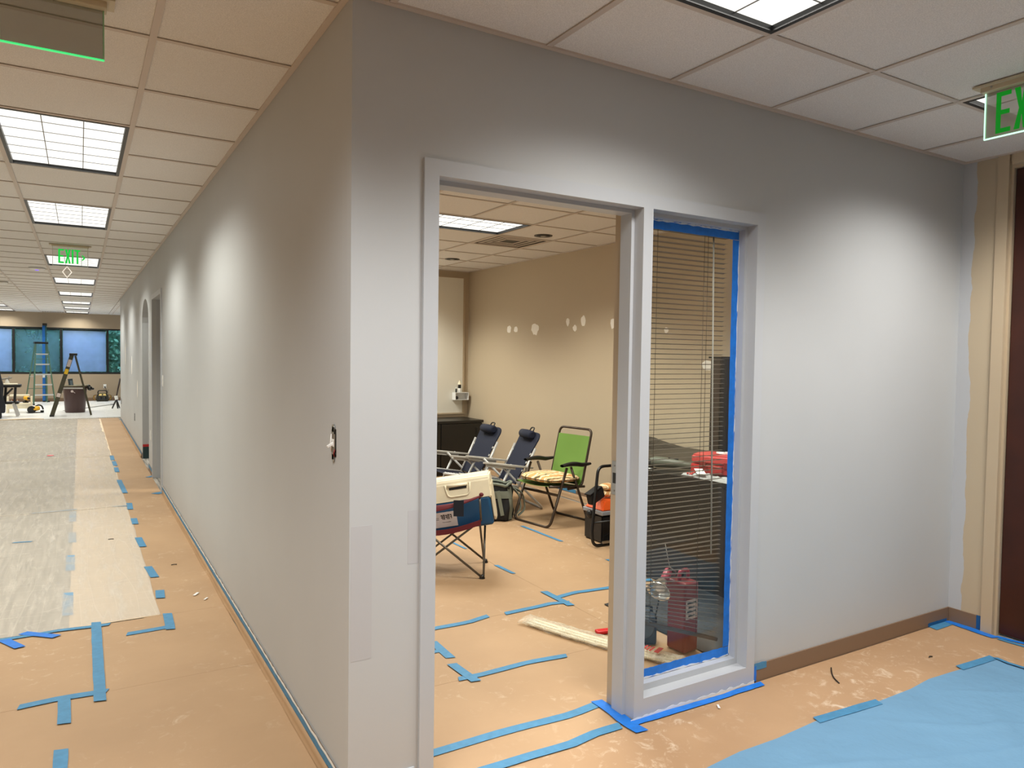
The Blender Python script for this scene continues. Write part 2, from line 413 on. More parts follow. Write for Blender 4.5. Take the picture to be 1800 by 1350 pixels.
def tile_geo(w, h):
    k = (round(w, 3), round(h, 3))
    if k not in tile_mesh:
        mb = MB(); e = .006
        mb.obox((0, 0, .011), ((1, 0, 0), (0, 1, 0), (0, 0, 1)), (w / 2 - e, h / 2 - e, .006), 0, .002, 1)
        me = bpy.data.meshes.new('ceiling_tile'); bmesh.ops.recalc_face_normals(mb.bm, faces=mb.bm.faces); mb.bm.to_mesh(me); mb.bm.free(); me.materials.append(M_tile)
        tile_mesh[k] = me
    return tile_mesh[k]
tile_jobs = []
def tiles(xs, ys, parent, far=99):
    for x0, x1 in zip(xs, xs[1:]):
        for y0, y1 in zip(ys, ys[1:]):
            if x1 - x0 < .03 or y1 - y0 < .03: continue
            cx, cy = (x0 + x1) / 2, (y0 + y1) / 2
            if any(a < cx < b and c < cy < d for a, b, c, d in taken): continue
            tile_jobs.append((cx, cy, x1 - x0, y1 - y0, parent))
xs_h = sorted([XL] + [x for x in GX_hall if x > XL] + [0.0]); ys_h = [y for y in GY if y > .3]; ys_h = [0.0] + [.0955] + ys_h + [YF]
tiles(xs_h, ys_h, ceil)
xs_f = sorted([XL] + [x for x in GX_hall if x > XL] + GX_front + [L]); ys_f = sorted([YR] + [y for y in GY if YR + .05 < y < -.2] + [0.0])
tiles(xs_f, ys_f, ceil)
GX_far = [.094 + T * k for k in range(0, 7)]
tiles([0.0] + GX_far + [XR], [YB] + [y for y in GY if y > YB + .05] + [YF], ceil)
OX = [.18 + T * k for k in range(0, 6)]; OX = [1.40 + T * k for k in range(-2, 4)]; OY = [3.04 + T * k for k in range(-4, 6)]
tiles([.13] + OX + [W], [.14] + OY + [6.5], ceil2)
def nearness(j):
    d = Vector((j[0] + .75, j[1] + 2.28, 1.15)); f = _f
    z = d.dot(f)
    if z < .15: return 1e3 + d.length
    sxp = d.dot(_r) / z
    return d.length + (0 if abs(sxp) < .9 else 500)
hall_jobs = sorted([j for j in tile_jobs if j[4] is ceil], key=nearness); off_jobs = [j for j in tile_jobs if j[4] is ceil2]
for n, j in enumerate(hall_jobs[:285] + off_jobs):
    o = bpy.data.objects.new('ceiling_tile', tile_geo(j[2], j[3])); COL.objects.link(o); o.parent = j[4]; o.location = (j[0], j[1], H)
m = MB()
for j in hall_jobs[285:]: m.box(j[0] - j[2] / 2 + .006, j[0] + j[2] / 2 - .006, j[1] - j[3] / 2 + .006, j[1] + j[3] / 2 - .006, H + .005, H + .017)
o = m.build('distant_ceiling_tiles', M_tile, ceil); o['kind'] = 'stuff'
# T-bars
bar_mesh = {}
def tbar(p, q, parent):
    # a bar stops at either side of a light or a diffuser that spans it
    vert = abs(q[1] - p[1]) > abs(q[0] - p[0]); k, c = (1, p[0]) if vert else (0, p[1])
    cuts = sorted((a[2], a[3]) if vert else (a[0], a[1]) for a in taken if ((a[0] + .05 < c < a[1] - .05) if vert else (a[2] + .05 < c < a[3] - .05)))
    s = p[k]
    for a, b in cuts + [(q[k], q[k])]:
        a = max(s, min(a, q[k]))
        if a - s > .03:
            P = list(p); Q = list(q); P[k] = s; Q[k] = a
            tbar_piece(P, Q, parent)
        s = max(s, b)
def tbar_piece(p, q, parent):
    ln = round((Vector(q) - Vector(p)).length, 3); vert = abs(q[1] - p[1]) > abs(q[0] - p[0])
    if (ln, vert) not in bar_mesh:
        mb = MB(); h = .012
        if vert: mb.box(-h, h, -ln / 2, ln / 2, -.001, .003).box(-.003, .003, -ln / 2, ln / 2, .003, .03)
        else: mb.box(-ln / 2, ln / 2, -h, h, 0, .003).box(-ln / 2, ln / 2, -.003, .003, .003, .028)
        me = bpy.data.meshes.new('grid_bar'); bmesh.ops.recalc_face_normals(mb.bm, faces=mb.bm.faces); mb.bm.to_mesh(me); mb.bm.free(); me.materials.append(M_tbar); bar_mesh[(ln, vert)] = me
    o = bpy.data.objects.new('grid_bar', bar_mesh[(ln, vert)]); COL.objects.link(o); o.parent = parent
    o.location = ((p[0] + q[0]) / 2, (p[1] + q[1]) / 2, H)
for x in GX_hall:
    if x > XL: tbar((x, YR, 0), (x, YF, 0), ceil)
for x in GX_front: tbar((x, YR, 0), (x, 0, 0), ceil)
for x in GX_far: tbar((x, YB, 0), (x, YF, 0), ceil)
for y in GY:
    if y < YR + .1: continue
    if y > YB: tbar((XL, y, 0), (XR, y, 0), ceil)
    elif y > 0: tbar((XL, y, 0), (0, y, 0), ceil)
    else: tbar((XL, y, 0), (L, y, 0), ceil)
for x in OX: tbar((x, .14, 0), (x, 6.5, 0), ceil2)
for y in OY: tbar((.13, y, 0), (W, y, 0), ceil2)
# wall angles under the ceiling
m = MB(); m.box(-.022, -.0005, 0.0, YB, H - .003, H + .012); st(m.build('trim_1', M_tbar))
m = MB(); m.box(0, L, -.022, -.0005, H - .003, H + .012); st(m.build('trim_2', M_tbar))
m = MB(); m.box(L - .022, L, YR, -.022, H - .003, H + .012); st(m.build('trim_3', M_tbar))
m = MB(); m.box(W - .02, W, .14, 6.5, H - .003, H + .012); m.box(.13, W - .02, 6.48, 6.5, H - .003, H + .012); st(m.build('trim_4', M_tbar))

# ---------------------------------------------------------------- baseboards
m = MB(); m.box(1.962, L, -.007, 0.0, 0, .0885, 0, .002); st(m.build('baseboard_front', M_cove))
m = MB(); m.box(L - .007, L, -.187, -.007, 0, .0885, 0, .002); st(m.build('baseboard_right', M_cove))
m = MB(); m.box(0, .236, -.007, 0, 0, .0885, 0, .002); st(m.build('baseboard_corner', M_trimgrey))
m = MB(); m.box(W - .007, W, .14, 6.5, 0, .1, 0, .002); st(m.build('baseboard_office_right', M_cove))
m = MB(); m.box(.13, W - .01, 6.493, 6.5, 0, .1, 0, .002); st(m.build('baseboard_office_back', M_cove))
m = MB(); m.box(XL, XR, YF - .008, YF, 0, .1, 0, .002); st(m.build('baseboard_back', M_cove))
m = MB()
for a, b in ((0, 6.25), (7.45, 8.06), (9.2, YB)): m.box(-.007, 0, a, b, 0, .085)
st(m.build('baseboard_left', M_cove))

# ---------------------------------------------------------------- door frame with sidelight (painted grey, back edge still beige)
door = struct('door_1')
ZT = 2.184; yf, y1, y2, y3, yb_ = -.012, .045, .115, .116, .168
def section(x_in, x_out, sgn, stop=.016):
    return [(x_out, yf), (x_in, yf), (x_in, y1), (x_in + sgn * stop, y1), (x_in + sgn * stop, y2), (x_out, y2)]
m = MB(); m.prism(section(.305, .25, 1), 2, 0, ZT); m.build('jamb', M_trimgrey, door)
m = MB(); m.box(.25, .305, y3, yb_, 0, ZT); m.build('jamb_back', M_beigetrim, door)
m = MB(); m.prism([(1.217, yf), (1.268, yf), (1.268, y1), (1.284, y1), (1.284, .08), (1.268, .08), (1.268, y2), (1.201, y2), (1.201, y1), (1.217, y1)], 2, 0, ZT - .055); m.build('mullion', M_trimgrey, door)
m = MB(); m.box(1.217, 1.268, y3, yb_, 0, ZT - .055); m.build('mullion_back', M_beigetrim, door)
m = MB(); m.prism([(1.945, yf), (1.892, yf), (1.892, y1), (1.876, y1), (1.876, .08), (1.892, .08), (1.892, .098), (1.945, .098)], 2, 0, ZT); m.build('jamb', M_trimgrey, door)
# head, in (y,z) section
hz = ZT - .055
m = MB(); m.box(.305, 1.217, yf, y2, hz, ZT).box(.321, 1.201, y1, y2, hz - .016, hz); m.build('head', M_trimgrey, door)
m = MB(); m.box(1.217, 1.892, yf, y2, hz, ZT).box(1.284, 1.876, y1, .08, hz - .016, hz); m.build('head', M_trimgrey, door)
m = MB(); m.box(.305, 1.892, y3, yb_, hz, ZT); m.build('head_back', M_beigetrim, door)
m = MB(); m.box(1.268, 1.892, yf, y2, .002, .09).box(1.284, 1.876, y1, .08, .09, .118); m.build('sill', M_trimgrey, door)
m = MB(); m.box(1.268, 1.892, y3, yb_, 0.002, .10); m.build('sill_back', M_beigetrim, door)
# strike plate
m = MB(); m.box(1.2125, 1.217, .121, .158, .93, 1.075, 0, .001); sp = m.build('strike_plate', M_steel, door)
sp['label'] = 'steel strike plate'
m = MB(); m.box(1.2105, 1.2125, .128, .148, .98, 1.025); m.build('latch_hole', M_black, sp)
m = MB(); m.lathe([(.004, 0), (.004, .0015), (.001, .002)], 10, (1.2125, .14, 1.055), ((0, 1, 0), (0, 0, 1), (-1, 0, 0))); m.lathe([(.004, 0), (.004, .0015), (.001, .002)], 10, (1.2125, .14, .948), ((0, 1, 0), (0, 0, 1), (-1, 0, 0))); m.build('screw', M_steel, sp)
# sidelight glass
M_glass = glass_mat('clear_glass', (.97, .985, .98))
m = MB(); m.box(1.27, 1.89, .0815, .0875, .092, hz - .002); g = m.build('window_1', M_glass); st(g)

# doorway in the long wall and its frame
d2 = struct('door_2')
m = MB(); m.prism([(-.014, 6.27), (-.014, 6.325), (.03, 6.325), (.03, 6.34), (.09, 6.34), (.09, 6.325), (.144, 6.325), (.144, 6.27)], 2, 0, 2.20); m.build('jamb', M_trimgrey, d2)
m = MB(); m.prism([(-.014, 7.43), (-.014, 7.375), (.03, 7.375), (.03, 7.36), (.09, 7.36), (.09, 7.375), (.144, 7.375), (.144, 7.43)], 2, 0, 2.20); m.build('jamb', M_trimgrey, d2)
m = MB(); m.box(-.014, .144, 6.325, 7.375, 2.145, 2.20); m.build('head', M_trimgrey, d2)
# dark base inside the arched opening
m = MB(); m.box(.005, .125, 9.193, 9.2, .003, .17); st(m.build('trim_5', mat('dark_teal_base', (38, 62, 66), .6)))
m = MB(); m.box(.004, .126, 9.191, 9.2, .171, .205); tag(m.build('red_tape', mat('red_tape', (190, 40, 40), .6)), 'short red tape band at the foot of the arched opening', 'tape')

# right corridor door: full-height cherry door in a beige frame
d3 = struct('door_3')
m = MB(); m.prism([(L - .016, -.187), (L - .016, -.246), (L + .012, -.246), (L + .012, -.258), (L + .075, -.258), (L + .075, -.187)], 2, 0, H - .002); m.build('jamb', M_beigetrim, d3)
m = MB(); m.prism([(L - .016, -1.34), (L - .016, -1.285), (L + .012, -1.285), (L + .012, -1.27), (L + .075, -1.27), (L + .075, -1.34)], 2, 0, H - .002); m.build('jamb', M_beigetrim, d3)
m = MB(); m.prism([(L - .016, H - .002), (L - .016, H - .06), (L + .012, H - .06), (L + .012, H - .075), (L + .075, H - .075), (L + .075, H - .002)], 1, -1.27, -.258); m.build('head', M_beigetrim, d3)
m = MB(); m.box(L + .03, L + .073, -1.268, -.262, .012, H - .078, 0, .002); dl = m.build('door_leaf', M_wood, d3)
m = MB(); m.lathe([(.026, 0), (.026, .008), (.011, .012), (.011, .04), (.028, .05), (.03, .065), (.02, .075)], 16, (L + .03, -1.2, 1.0), ((0, 1, 0), (0, 0, 1), (-1, 0, 0))); m.build('door_knob', M_steel, dl)

# ---------------------------------------------------------------- window band at the far end
M_dark = mat('dark_window_frame', (18, 18, 20), .4)
WX = [-4.05, -2.43, -1.245, -.022, 1.2, 2.4]
M_win = glass_mat('window_glass', (.82, .9, .92))
def shade_mat(name, c, alpha):
    m, N, K = nodes(name)
    o = N.new('ShaderNodeOutputMaterial'); t = N.new('ShaderNodeBsdfTransparent'); tl = N.new('ShaderNodeBsdfTranslucent'); tl.inputs[0].default_value = rgb(c)
    df = N.new('ShaderNodeBsdfDiffuse'); df.inputs[0].default_value = rgb(c)
    m1 = N.new('ShaderNodeMixShader'); m1.inputs[0].default_value = .12; K.new(tl.outputs[0], m1.inputs[1]); K.new(df.outputs[0], m1.inputs[2])
    tc = N.new('ShaderNodeTexCoord'); n = N.new('ShaderNodeTexNoise'); n.inputs['Scale'].default_value = 3; n.inputs['Detail'].default_value = 2; K.new(tc.outputs['Object'], n.inputs[0])
    mr = N.new('ShaderNodeMapRange'); mr.inputs['From Min'].default_value = .3; mr.inputs['From Max'].default_value = .7; mr.inputs['To Min'].default_value = alpha - .1; mr.inputs['To Max'].default_value = min(1, alpha + .1); K.new(n.outputs['Fac'], mr.inputs['Value'])
    m2 = N.new('ShaderNodeMixShader'); K.new(mr.outputs[0], m2.inputs[0]); K.new(t.outputs[0], m2.inputs[1]); K.new(m1.outputs[0], m2.inputs[2]); K.new(m2.outputs[0], o.inputs[0])
    return m
M_shade = shade_mat('pale_screen_shade', (210, 222, 245), .80)
M_shade2 = shade_mat('sheer_dark_screen_shade', (150, 180, 184), .46)
nw = 2
for i in range(5):
    a, b = WX[i], WX[i + 1]
    w = struct('window_%d' % nw); nw += 1
    mb = MB(); mb.box(a - .03, a + .03, YF + .0, YF + .1, .825, 2.225); mb.box(a + .03, b - .03, YF, YF + .1, .825, .88); mb.box(a + .03, b - .03, YF, YF + .1, 2.18, 2.225)
    if i == 4: mb.box(b - .03, b + .03, YF, YF + .1, .825, 2.225)
    mb.build('window_frame', M_dark, w)
    MB().box(a + .03, b - .03, YF + .06, YF + .068, .88, 2.18).build('pane', M_win, w)
    if i < 3:
        s = MB().box(a + .045, b - .045, YF + .03, YF + .032, .90, 2.15).build('roller_shade', M_shade2 if i == 1 else M_shade, w)
        s['label'] = 'sheer greenish screen shade' if i == 1 else 'pale blue-white screen shade'
        MB().tube([(a + .04, YF + .035, 2.16), (b - .04, YF + .035, 2.16)], .016, 10).build('shade_roller', M_dark, s)
# planting outside
M_leaf = mat('dark_leaf', (46, 96, 66), .5, var=(3, .5)); M_leaf2 = mat('pale_leaf', (120, 170, 130), .5)
m = MB()
m.box(-7, 5, YF + 2.5, YF + 2.6, -.26, 3.9)
for i in range(9000):
    x = random.uniform(-6, 4); z = random.uniform(-.2, 3.6); y = YF + 1.0 + random.random() ** .7 * 1.5 + .2 * math.sin(x * 3)
    s = random.uniform(.05, .11); c = Vector((x, y, z))
    d = Vector((random.uniform(-1, 1), random.uniform(-.4, .4), random.uniform(-1, .6))).normalized(); e = d.cross(Vector((random.uniform(-.3, .3), 1, random.uniform(-.5, .5)))).normalized()
    vs = [m.bm.verts.new(c - d * s), m.bm.verts.new(c + e * s * .45), m.bm.verts.new(c + d * s), m.bm.verts.new(c - e * s * .45)]
    f = m.bm.faces.new(vs); f.material_index = 1 if random.random() < .22 else 0
o = m.build('hedge_foliage', [M_leaf, M_leaf2], recalc=False); tag(o, 'dense leafy green hedge outside the far windows', 'hedge', kind='stuff')
m = MB(); m.box(-8, 6, YF + .2, YF + 9, -.4, -.25); st(m.build('floor_outside', mat('ground', (70, 74, 60), .9)))
# ============================================================ CEILING LIGHTS, DIFFUSERS, SIGNS
M_lens = mat('lit_troffer_lens', (70, 70, 68), .6, emit=((255, 252, 244), LENS_GLOW))
M_louver = mat('louver_grey_metal', (120, 120, 118), .5)
light_mesh = {}
def light_geo(lx, ly):
    if (lx, ly) in light_mesh: return light_mesh[(lx, ly)]
    a, b = lx / 2 - .012, ly / 2 - .012
    fr = MB()
    for s in (-1, 1):
        fr.box(s * a, s * (a - .018), -b, b, -.002, .03); fr.box(-a + .018, a - .018, s * b, s * (b - .018), -.002, .03)
    f = fr.build('frame', M_black)
    le = MB().box(-a + .018, a - .018, -b + .018, b - .018, .018, .022).build('diffuser', M_lens)
    lo = MB(); nx, ny = (3, 6) if ly > lx else (6, 3)
    ia, ib = a - .018, b - .018
    for k in range(1, nx): x = -ia + 2 * ia * k / nx; lo.box(x - .0022, x + .0022, -ib, ib, .0150, .0175)
    for k in range(1, ny): y = -ib + 2 * ib * k / ny; lo.box(-ia, ia, y - .0022, y + .0022, .0150, .0175)
    lv = lo.build('louver', M_louver)
    light_mesh[(lx, ly)] = (f.data, le.data, lv.data)
    for o in (f, le, lv): bpy.data.objects.remove(o)
    return light_mesh[(lx, ly)]
ordn = ['above and behind the camera', 'nearest the camera in view', 'second from the camera', 'just behind the hanging exit sign', 'first past the exit sign', 'second past the exit sign', 'third past the exit sign', 'second from the far windows', 'last before the far windows']
for x, y, kind, i in LIGHTS:
    lx, ly = (2 * T, T) if kind == 'office' else (T, 2 * T)
    if kind == 'hall': lab = 'lit louvered light in the row along the grey wall, ' + ordn[i]
    elif kind == 'left': lab = 'lit louvered light in the outer hallway row, ' + ordn[i]
    elif kind == 'front': lab = ['lit louvered light at the top edge above the sidelight', 'lit louvered light behind the glass exit sign at right'][i]
    else: lab = ['lit louvered ceiling light in the office beside the air diffuser', 'louvered office light just inside the doorway head', 'louvered office light over the black cabinet'][i]
    t = thing('ceiling_light', lab, 'ceiling light', (x + lx / 2, y + ly / 2, H), 0, 'recessed ceiling lights')
    for nm, me in zip(('frame', 'diffuser', 'louver'), light_geo(lx, ly)):
        o = bpy.data.objects.new(nm, me); COL.objects.link(o); o.parent = t
    ld = bpy.data.lights.new('lamp', 'AREA'); ld.shape = 'RECTANGLE'; ld.size = lx - .07; ld.size_y = ly - .07
    corner = kind == 'hall' and i == 0
    ld.energy = {'hall': PW_CORNER if corner else PW_HALL, 'left': PW_HALL, 'front': PW_FRONT, 'office': PW_OFFICE}[kind]
    ld.color = COOL if kind == 'front' else CORNER if corner else WARM
    ld.use_nodes = True; N = ld.node_tree.nodes; K = ld.node_tree.links      # louver cut-off: full beam, then a soft edge
    em = N['Emission']; ge = N.new('ShaderNodeNewGeometry'); dp = N.new('ShaderNodeVectorMath'); dp.operation = 'DOT_PRODUCT'
    K.new(ge.outputs['Normal'], dp.inputs[0]); K.new(ge.outputs['Incoming'], dp.inputs[1])
    ab = N.new('ShaderNodeMath'); ab.operation = 'ABSOLUTE'; K.new(dp.outputs['Value'], ab.inputs[0])
    mr = N.new('ShaderNodeMapRange'); mr.interpolation_type = 'SMOOTHSTEP'; mr.inputs['From Min'].default_value = CUT_LO; mr.inputs['From Max'].default_value = CUT_HI
    K.new(ab.outputs[0], mr.inputs['Value']); K.new(mr.outputs[0], em.inputs['Strength'])
    lo = bpy.data.objects.new('lamp', ld); COL.objects.link(lo); lo.parent = t; lo.location = (0, 0, .006)
# supply air diffusers
def diffuser(x, y, lab):
    t = thing('air_diffuser', lab, 'vent', (x + T / 2, y + T / 2, H))
    m = MB(); m.box(-.3, .3, -.3, .3, .0145, .0165); m.build('back_panel', M_bronze, t)  # dark panel colour stands for shade in the gaps between the rings
    for k, hw in enumerate((.297, .235, .175, .115)):
        m = MB(); w2 = hw - .035; z0, z1 = -.004 + .002 * k, .012
        for s in (-1, 1):
            m.prism([(-hw, z0), (-w2, z1), (w2, z1), (hw, z0), (hw, z0 + .003), (w2, z1 + .002), (-w2, z1 + .002), (-hw, z0 + .003)], 1, s * hw - .0015, s * hw + .0015)
            m.box(s * hw, s * (hw - .03), -hw, hw, z0 + .004, z0 + .0065); m.box(-hw + .03, hw - .03, s * hw, s * (hw - .03), z0 + .004, z0 + .0065)
        m.build('louver_ring', M_tbar, t)
    m = MB(); m.box(-.075, .075, -.075, .075, .008, .0135); m.build('core', M_black, t)
diffuser(*DIFFS[0], 'square stepped air diffuser in the office ceiling beside the light')
diffuser(*DIFFS[1], 'square air diffuser in the hallway ceiling close to the far windows')
def can_light(x, y, lab):
    t = thing('recessed_can', lab, 'ceiling fixture', (x, y, H), 0, 'round recessed cans in the office ceiling')
    MB().lathe([(.062, .004), (.085, -.001), (.088, .004), (.085, .0048)], 24).build('trim_ring', M_bronze, t)
    m = MB(); m.lathe([(.066, .0045), (.066, -.0005), (.03, -.002)], 20); m.build('baffle', M_black, t)
    m = MB(); m.ball((0, 0, .0), .028, sz=.35); m.build('bulb', M_greyplastic, t)
can_light(2.995, 3.456, 'round dark recessed can in the office ceiling, nearer one right of the diffuser')
can_light(3.02, 5.445, 'round dark recessed can in the office ceiling, farther one near the back wall')
t = thing('wireless_access_point', 'flat round white wireless unit with violet light on hallway ceiling', 'wireless unit', (-1.26, 9.75, H))
MB().lathe([(.10, 0), (.10, -.012), (.08, -.024), (.0, -.026)], 24).build('body', M_white, t)
MB().lathe([(.022, -.0262), (.022, -.029), (.0, -.03)], 14).build('status_light', mat('violet_led', (120, 90, 255), .5, emit=((110, 70, 255), 2.5)), t)
t = thing('smoke_detector', 'small round white detector on the hallway ceiling at the left edge', 'smoke detector', (-1.85, 12.5, H))
MB().lathe([(.07, 0), (.07, -.02), (.05, -.035), (.0, -.038)], 20).build('body', M_white, t)
MB().lathe([(.0735, -.006), (.0735, -.014)], 20).build('vent_band', M_tbar, t)

# ---- exit signs: edge-lit clear panels hanging under a ceiling canopy
M_panel = glass_mat('acrylic_panel', (.95, .98, .96))
def clear_sheet(name, c, a):
    m, N, K = nodes(name)
    o = N.new('ShaderNodeOutputMaterial'); t = N.new('ShaderNodeBsdfTransparent'); p = N.new('ShaderNodeBsdfPrincipled'); p.inputs['Base Color'].default_value = rgb(c); p.inputs['Roughness'].default_value = .12
    mx = N.new('ShaderNodeMixShader'); mx.inputs[0].default_value = a; K.new(t.outputs[0], mx.inputs[1]); K.new(p.outputs[0], mx.inputs[2]); K.new(mx.outputs[0], o.inputs[0])
    return m
M_panelgrey = clear_sheet('acrylic_panel_grey_backed', (178, 176, 168), .72)
M_panelblank = clear_sheet('acrylic_panel_blank_side', (120, 122, 104), .45)
M_clearedge = mat('clear_acrylic_edge', (205, 210, 200), .2)
M_glowedge = mat('lit_acrylic_edge', (150, 255, 190), .4, emit=((200, 255, 222), 1.3))
M_glowgreen = mat('green_lit_acrylic_edge', (60, 220, 120), .4, emit=((60, 225, 125), .9))
M_letter = mat('green_lit_letter', (0, 150, 40), .5, emit=((0, 190, 60), 1.0))
M_canopy = mat('beige_sign_canopy', (196, 184, 158), .45)
def letters(a0, z0, h, w, gap, st_):
    """EXIT as polygons in (a,z)"""
    out = []
    # E
    out.append([[(0, 0), (w, 0), (w, st_), (st_, st_), (st_, h / 2 - st_ / 2), (w * .92, h / 2 - st_ / 2), (w * .92, h / 2 + st_ / 2), (st_, h / 2 + st_ / 2), (st_, h - st_), (w, h - st_), (w, h), (0, h)]])
    c = st_ * .58; mx = w / 2
    out.append([[(0, 0), (2 * c, 0), (mx, h / 2 - h * .14), (w - 2 * c, 0), (w, 0), (mx + c * .95, h / 2), (w, h), (w - 2 * c, h), (mx, h / 2 + h * .14), (2 * c, h), (0, h), (mx - c * .95, h / 2)]])
    out.append([[(0, 0), (st_, 0), (st_, h), (0, h)]])
    out.append([[(mx - st_ / 2, 0), (mx + st_ / 2, 0), (mx + st_ / 2, h - st_), (w, h - st_), (w, h), (0, h), (0, h - st_), (mx - st_ / 2, h - st_)]])
    res = []; a = a0
    for k, g in enumerate(out):
        for p in g: res.append([(a + u, z0 + v) for u, v in p])
        a += (st_ if k == 2 else w) + gap
    return res
def exit_sign(lab, o, ax, wid, hgt, side, with_text, arrow=False, txt=None, edge=None, panel=None, side_edge=None, lmat=None):
    """o = top centre under the canopy, ax = unit direction the text runs, side = unit normal of the face with letters"""
    t = thing('exit_sign', lab, 'exit sign', o)
    ax = Vector(ax); sd = Vector(side); up = Vector((0, 0, 1))
    m = MB(); m.obox(up * .016, (ax, sd, up), (wid / 2 + .012, .028, .016), 0, .003); m.obox(up * (H - o[2] - .004), (ax, sd, up), (wid / 2 + .035, .045, .004)); m.build('canopy', M_canopy, t)
    for s in (-.4, .35):
        m = MB(); m.lathe([(.005, 0), (.004, .002)], 8, ax * wid * s + up * .016 + sd * .028, (ax, up, sd)); m.build('canopy_screw', M_steel, t)
    m = MB(); m.obox(up * (-hgt / 2), (ax, sd, up), (wid / 2, .003, hgt / 2)); m.build('panel', panel or M_panel, t)
    m = MB(); e = .0022
    m.obox(up * (-hgt - e), (ax, sd, up), (wid / 2 + e * 2, .0042, e)); m.build('lit_edge', edge or M_glowedge, t)
    for s in (-1, 1):
        m = MB(); m.obox(ax * s * (wid / 2 + e) - up * hgt / 2, (ax, sd, up), (e, .0042, hgt / 2)); m.build('side_edge', side_edge or edge or M_glowedge, t)
    if with_text:
        a0, z0, h, w, gap, s_ = txt
        for p, nm in zip(letters(a0, z0, h, w, gap, s_), 'EXIT'):
            mb = MB(); mb.oprism(p, sd * .0032, ax, up, sd, 0, .0012); lo = mb.build('letter', lmat or M_letter, t); lo['label'] = 'green letter ' + nm
        if arrow:
            a = a0 + 3 * w + s_ + 3 * gap + .012; zc = z0 + h * .45; q = .028
            mb = MB(); mb.oprism([(a, zc + q), (a + .014, zc + q), (a + .036, zc), (a + .014, zc - q), (a, zc - q), (a + .018, zc)], sd * .0032, ax, up, sd, 0, .0012); mb.build('arrow', M_letter, t)
    return t
exit_sign('clear glass sign with green EXIT letters hanging at the right edge', (2.482, -.825, 2.631), (0, -1, 0), .305, .185, (-1, 0, 0), True, False, (-.112, -.174, .165, .055, .012, .018), panel=M_panelgrey, lmat=mat('deep_green_lit_letter', (0, 130, 30), .5, emit=((0, 150, 30), .5)))
exit_sign('blank clear panel with green lit edges hanging at top left', (-.82, .49, 2.629), (1, 0, 0), .277, .157, (0, 1, 0), False, edge=M_glowgreen, panel=M_panelblank, side_edge=mat('pale_green_acrylic_edge', (140, 190, 150), .3))
exit_sign('green EXIT sign with right arrow hanging over the hallway', (-.836, 6.95, 2.640), (1, 0, 0), .322, .205, (0, -1, 0), True, True, (-.112, -.176, .150, .052, .010, .017), edge=M_clearedge)
# white diamond loop below the hallway sign, emission set in its material
t = thing('hanging_ornament', 'glowing white diamond-shaped loop dangling below the hallway exit sign', 'ornament', (-.868, 6.95, 2.432))
m = MB(); m.tube([(0, 0, -.002), (.042, 0, -.062), (0, 0, -.122), (-.042, 0, -.062)], .0055, 8, True); m.build('loop', mat('emissive_white_loop', (245, 240, 232), .4, emit=((255, 246, 232), .75)), t)
m = MB(); m.tube([(0, 0, .005), (0, 0, -.002)], .002, 6); m.build('hook', M_steel, t)

# ============================================================ FLOOR COVERINGS
def ph(x, y):
    """gentle waviness of the laid paper, never negative"""
    return .0042 * (noise.noise(Vector((x * 1.7, y * 1.7, 3.1))) * .5 + .5) + .0020 * (noise.noise(Vector((x * 5, y * 5, 9.0))) * .5 + .5)
def paper(name, x0, x1, y0, y1, m, z=.002, res=.09, th=.0012, wav=0.0, amp=1.0):
    nu = max(1, int((x1 - x0) / res)); nv = max(1, int((y1 - y0) / res)); nu = min(nu, 40); nv = min(nv, 150)
    mb = MB()
    def fn(u, v):
        x = x0 + (x1 - x0) * u; y = y0 + (y1 - y0) * v
        e = wav * noise.noise(Vector((x * 2.1 + 7, y * 2.1, 0)))
        if u in (0, 1): x += e
        if v in (0, 1): y += e
        return Vector((x, y, z + ph(x, y) * amp))
    mb.grid(fn, nu, nv, 0, th)
    return mb.build(name, m, recalc=False)
G = 'sheets of brown floor paper'
def kp(lab, *a, m=None, **k):
    o = paper('floor_paper', *a, m or M_kraft, **k); tag(o, lab, 'floor paper', G); return o
kp('brown paper sheet on the hallway floor closest to the camera', XL, -.02, -4.3, 1.338, z=.0022)
kp('brown paper sheet between the plastic film and the nearest hallway sheet', XL, -.02, 1.3395, 2.26, z=.0022)
kp('brown paper runner along the foot of the long grey wall', -.45, -.012, 2.2615, 16.6, z=.0022, res=.11)
kp('dust-scuffed brown paper in front of the sidelight and corridor wall', -.015, L - .01, -1.9, -.012, m=M_kraftdusty, z=.0022)
kp('brown paper in the door opening between the two tape lines', .308, 1.21, -.008, .165, z=.0022)
kp('brown paper inside the office just past the doorway, up to the first seam', .14, 3.70, .1665, .683, z=.0022, res=.07)
kp('brown office paper between the first and second cross seams, left part', .14, 1.8185, .6845, 1.3365, z=.0022, res=.07)
kp('brown office paper between cross seams, right of the long seam', 1.820, 3.72, .6845, 1.4235, z=.0022, res=.07)
kp('brown paper under the camp chair with the cooler', .14, 1.828, 1.338, 6.4, z=.0022)
kp('brown paper between the camp chair and the green chair', 1.8295, 2.639, 1.425, 6.4, z=.0022)
kp('brown paper under the green lawn chair along the beige wall', 2.6405, 3.72, 1.425, 6.4, z=.0022)
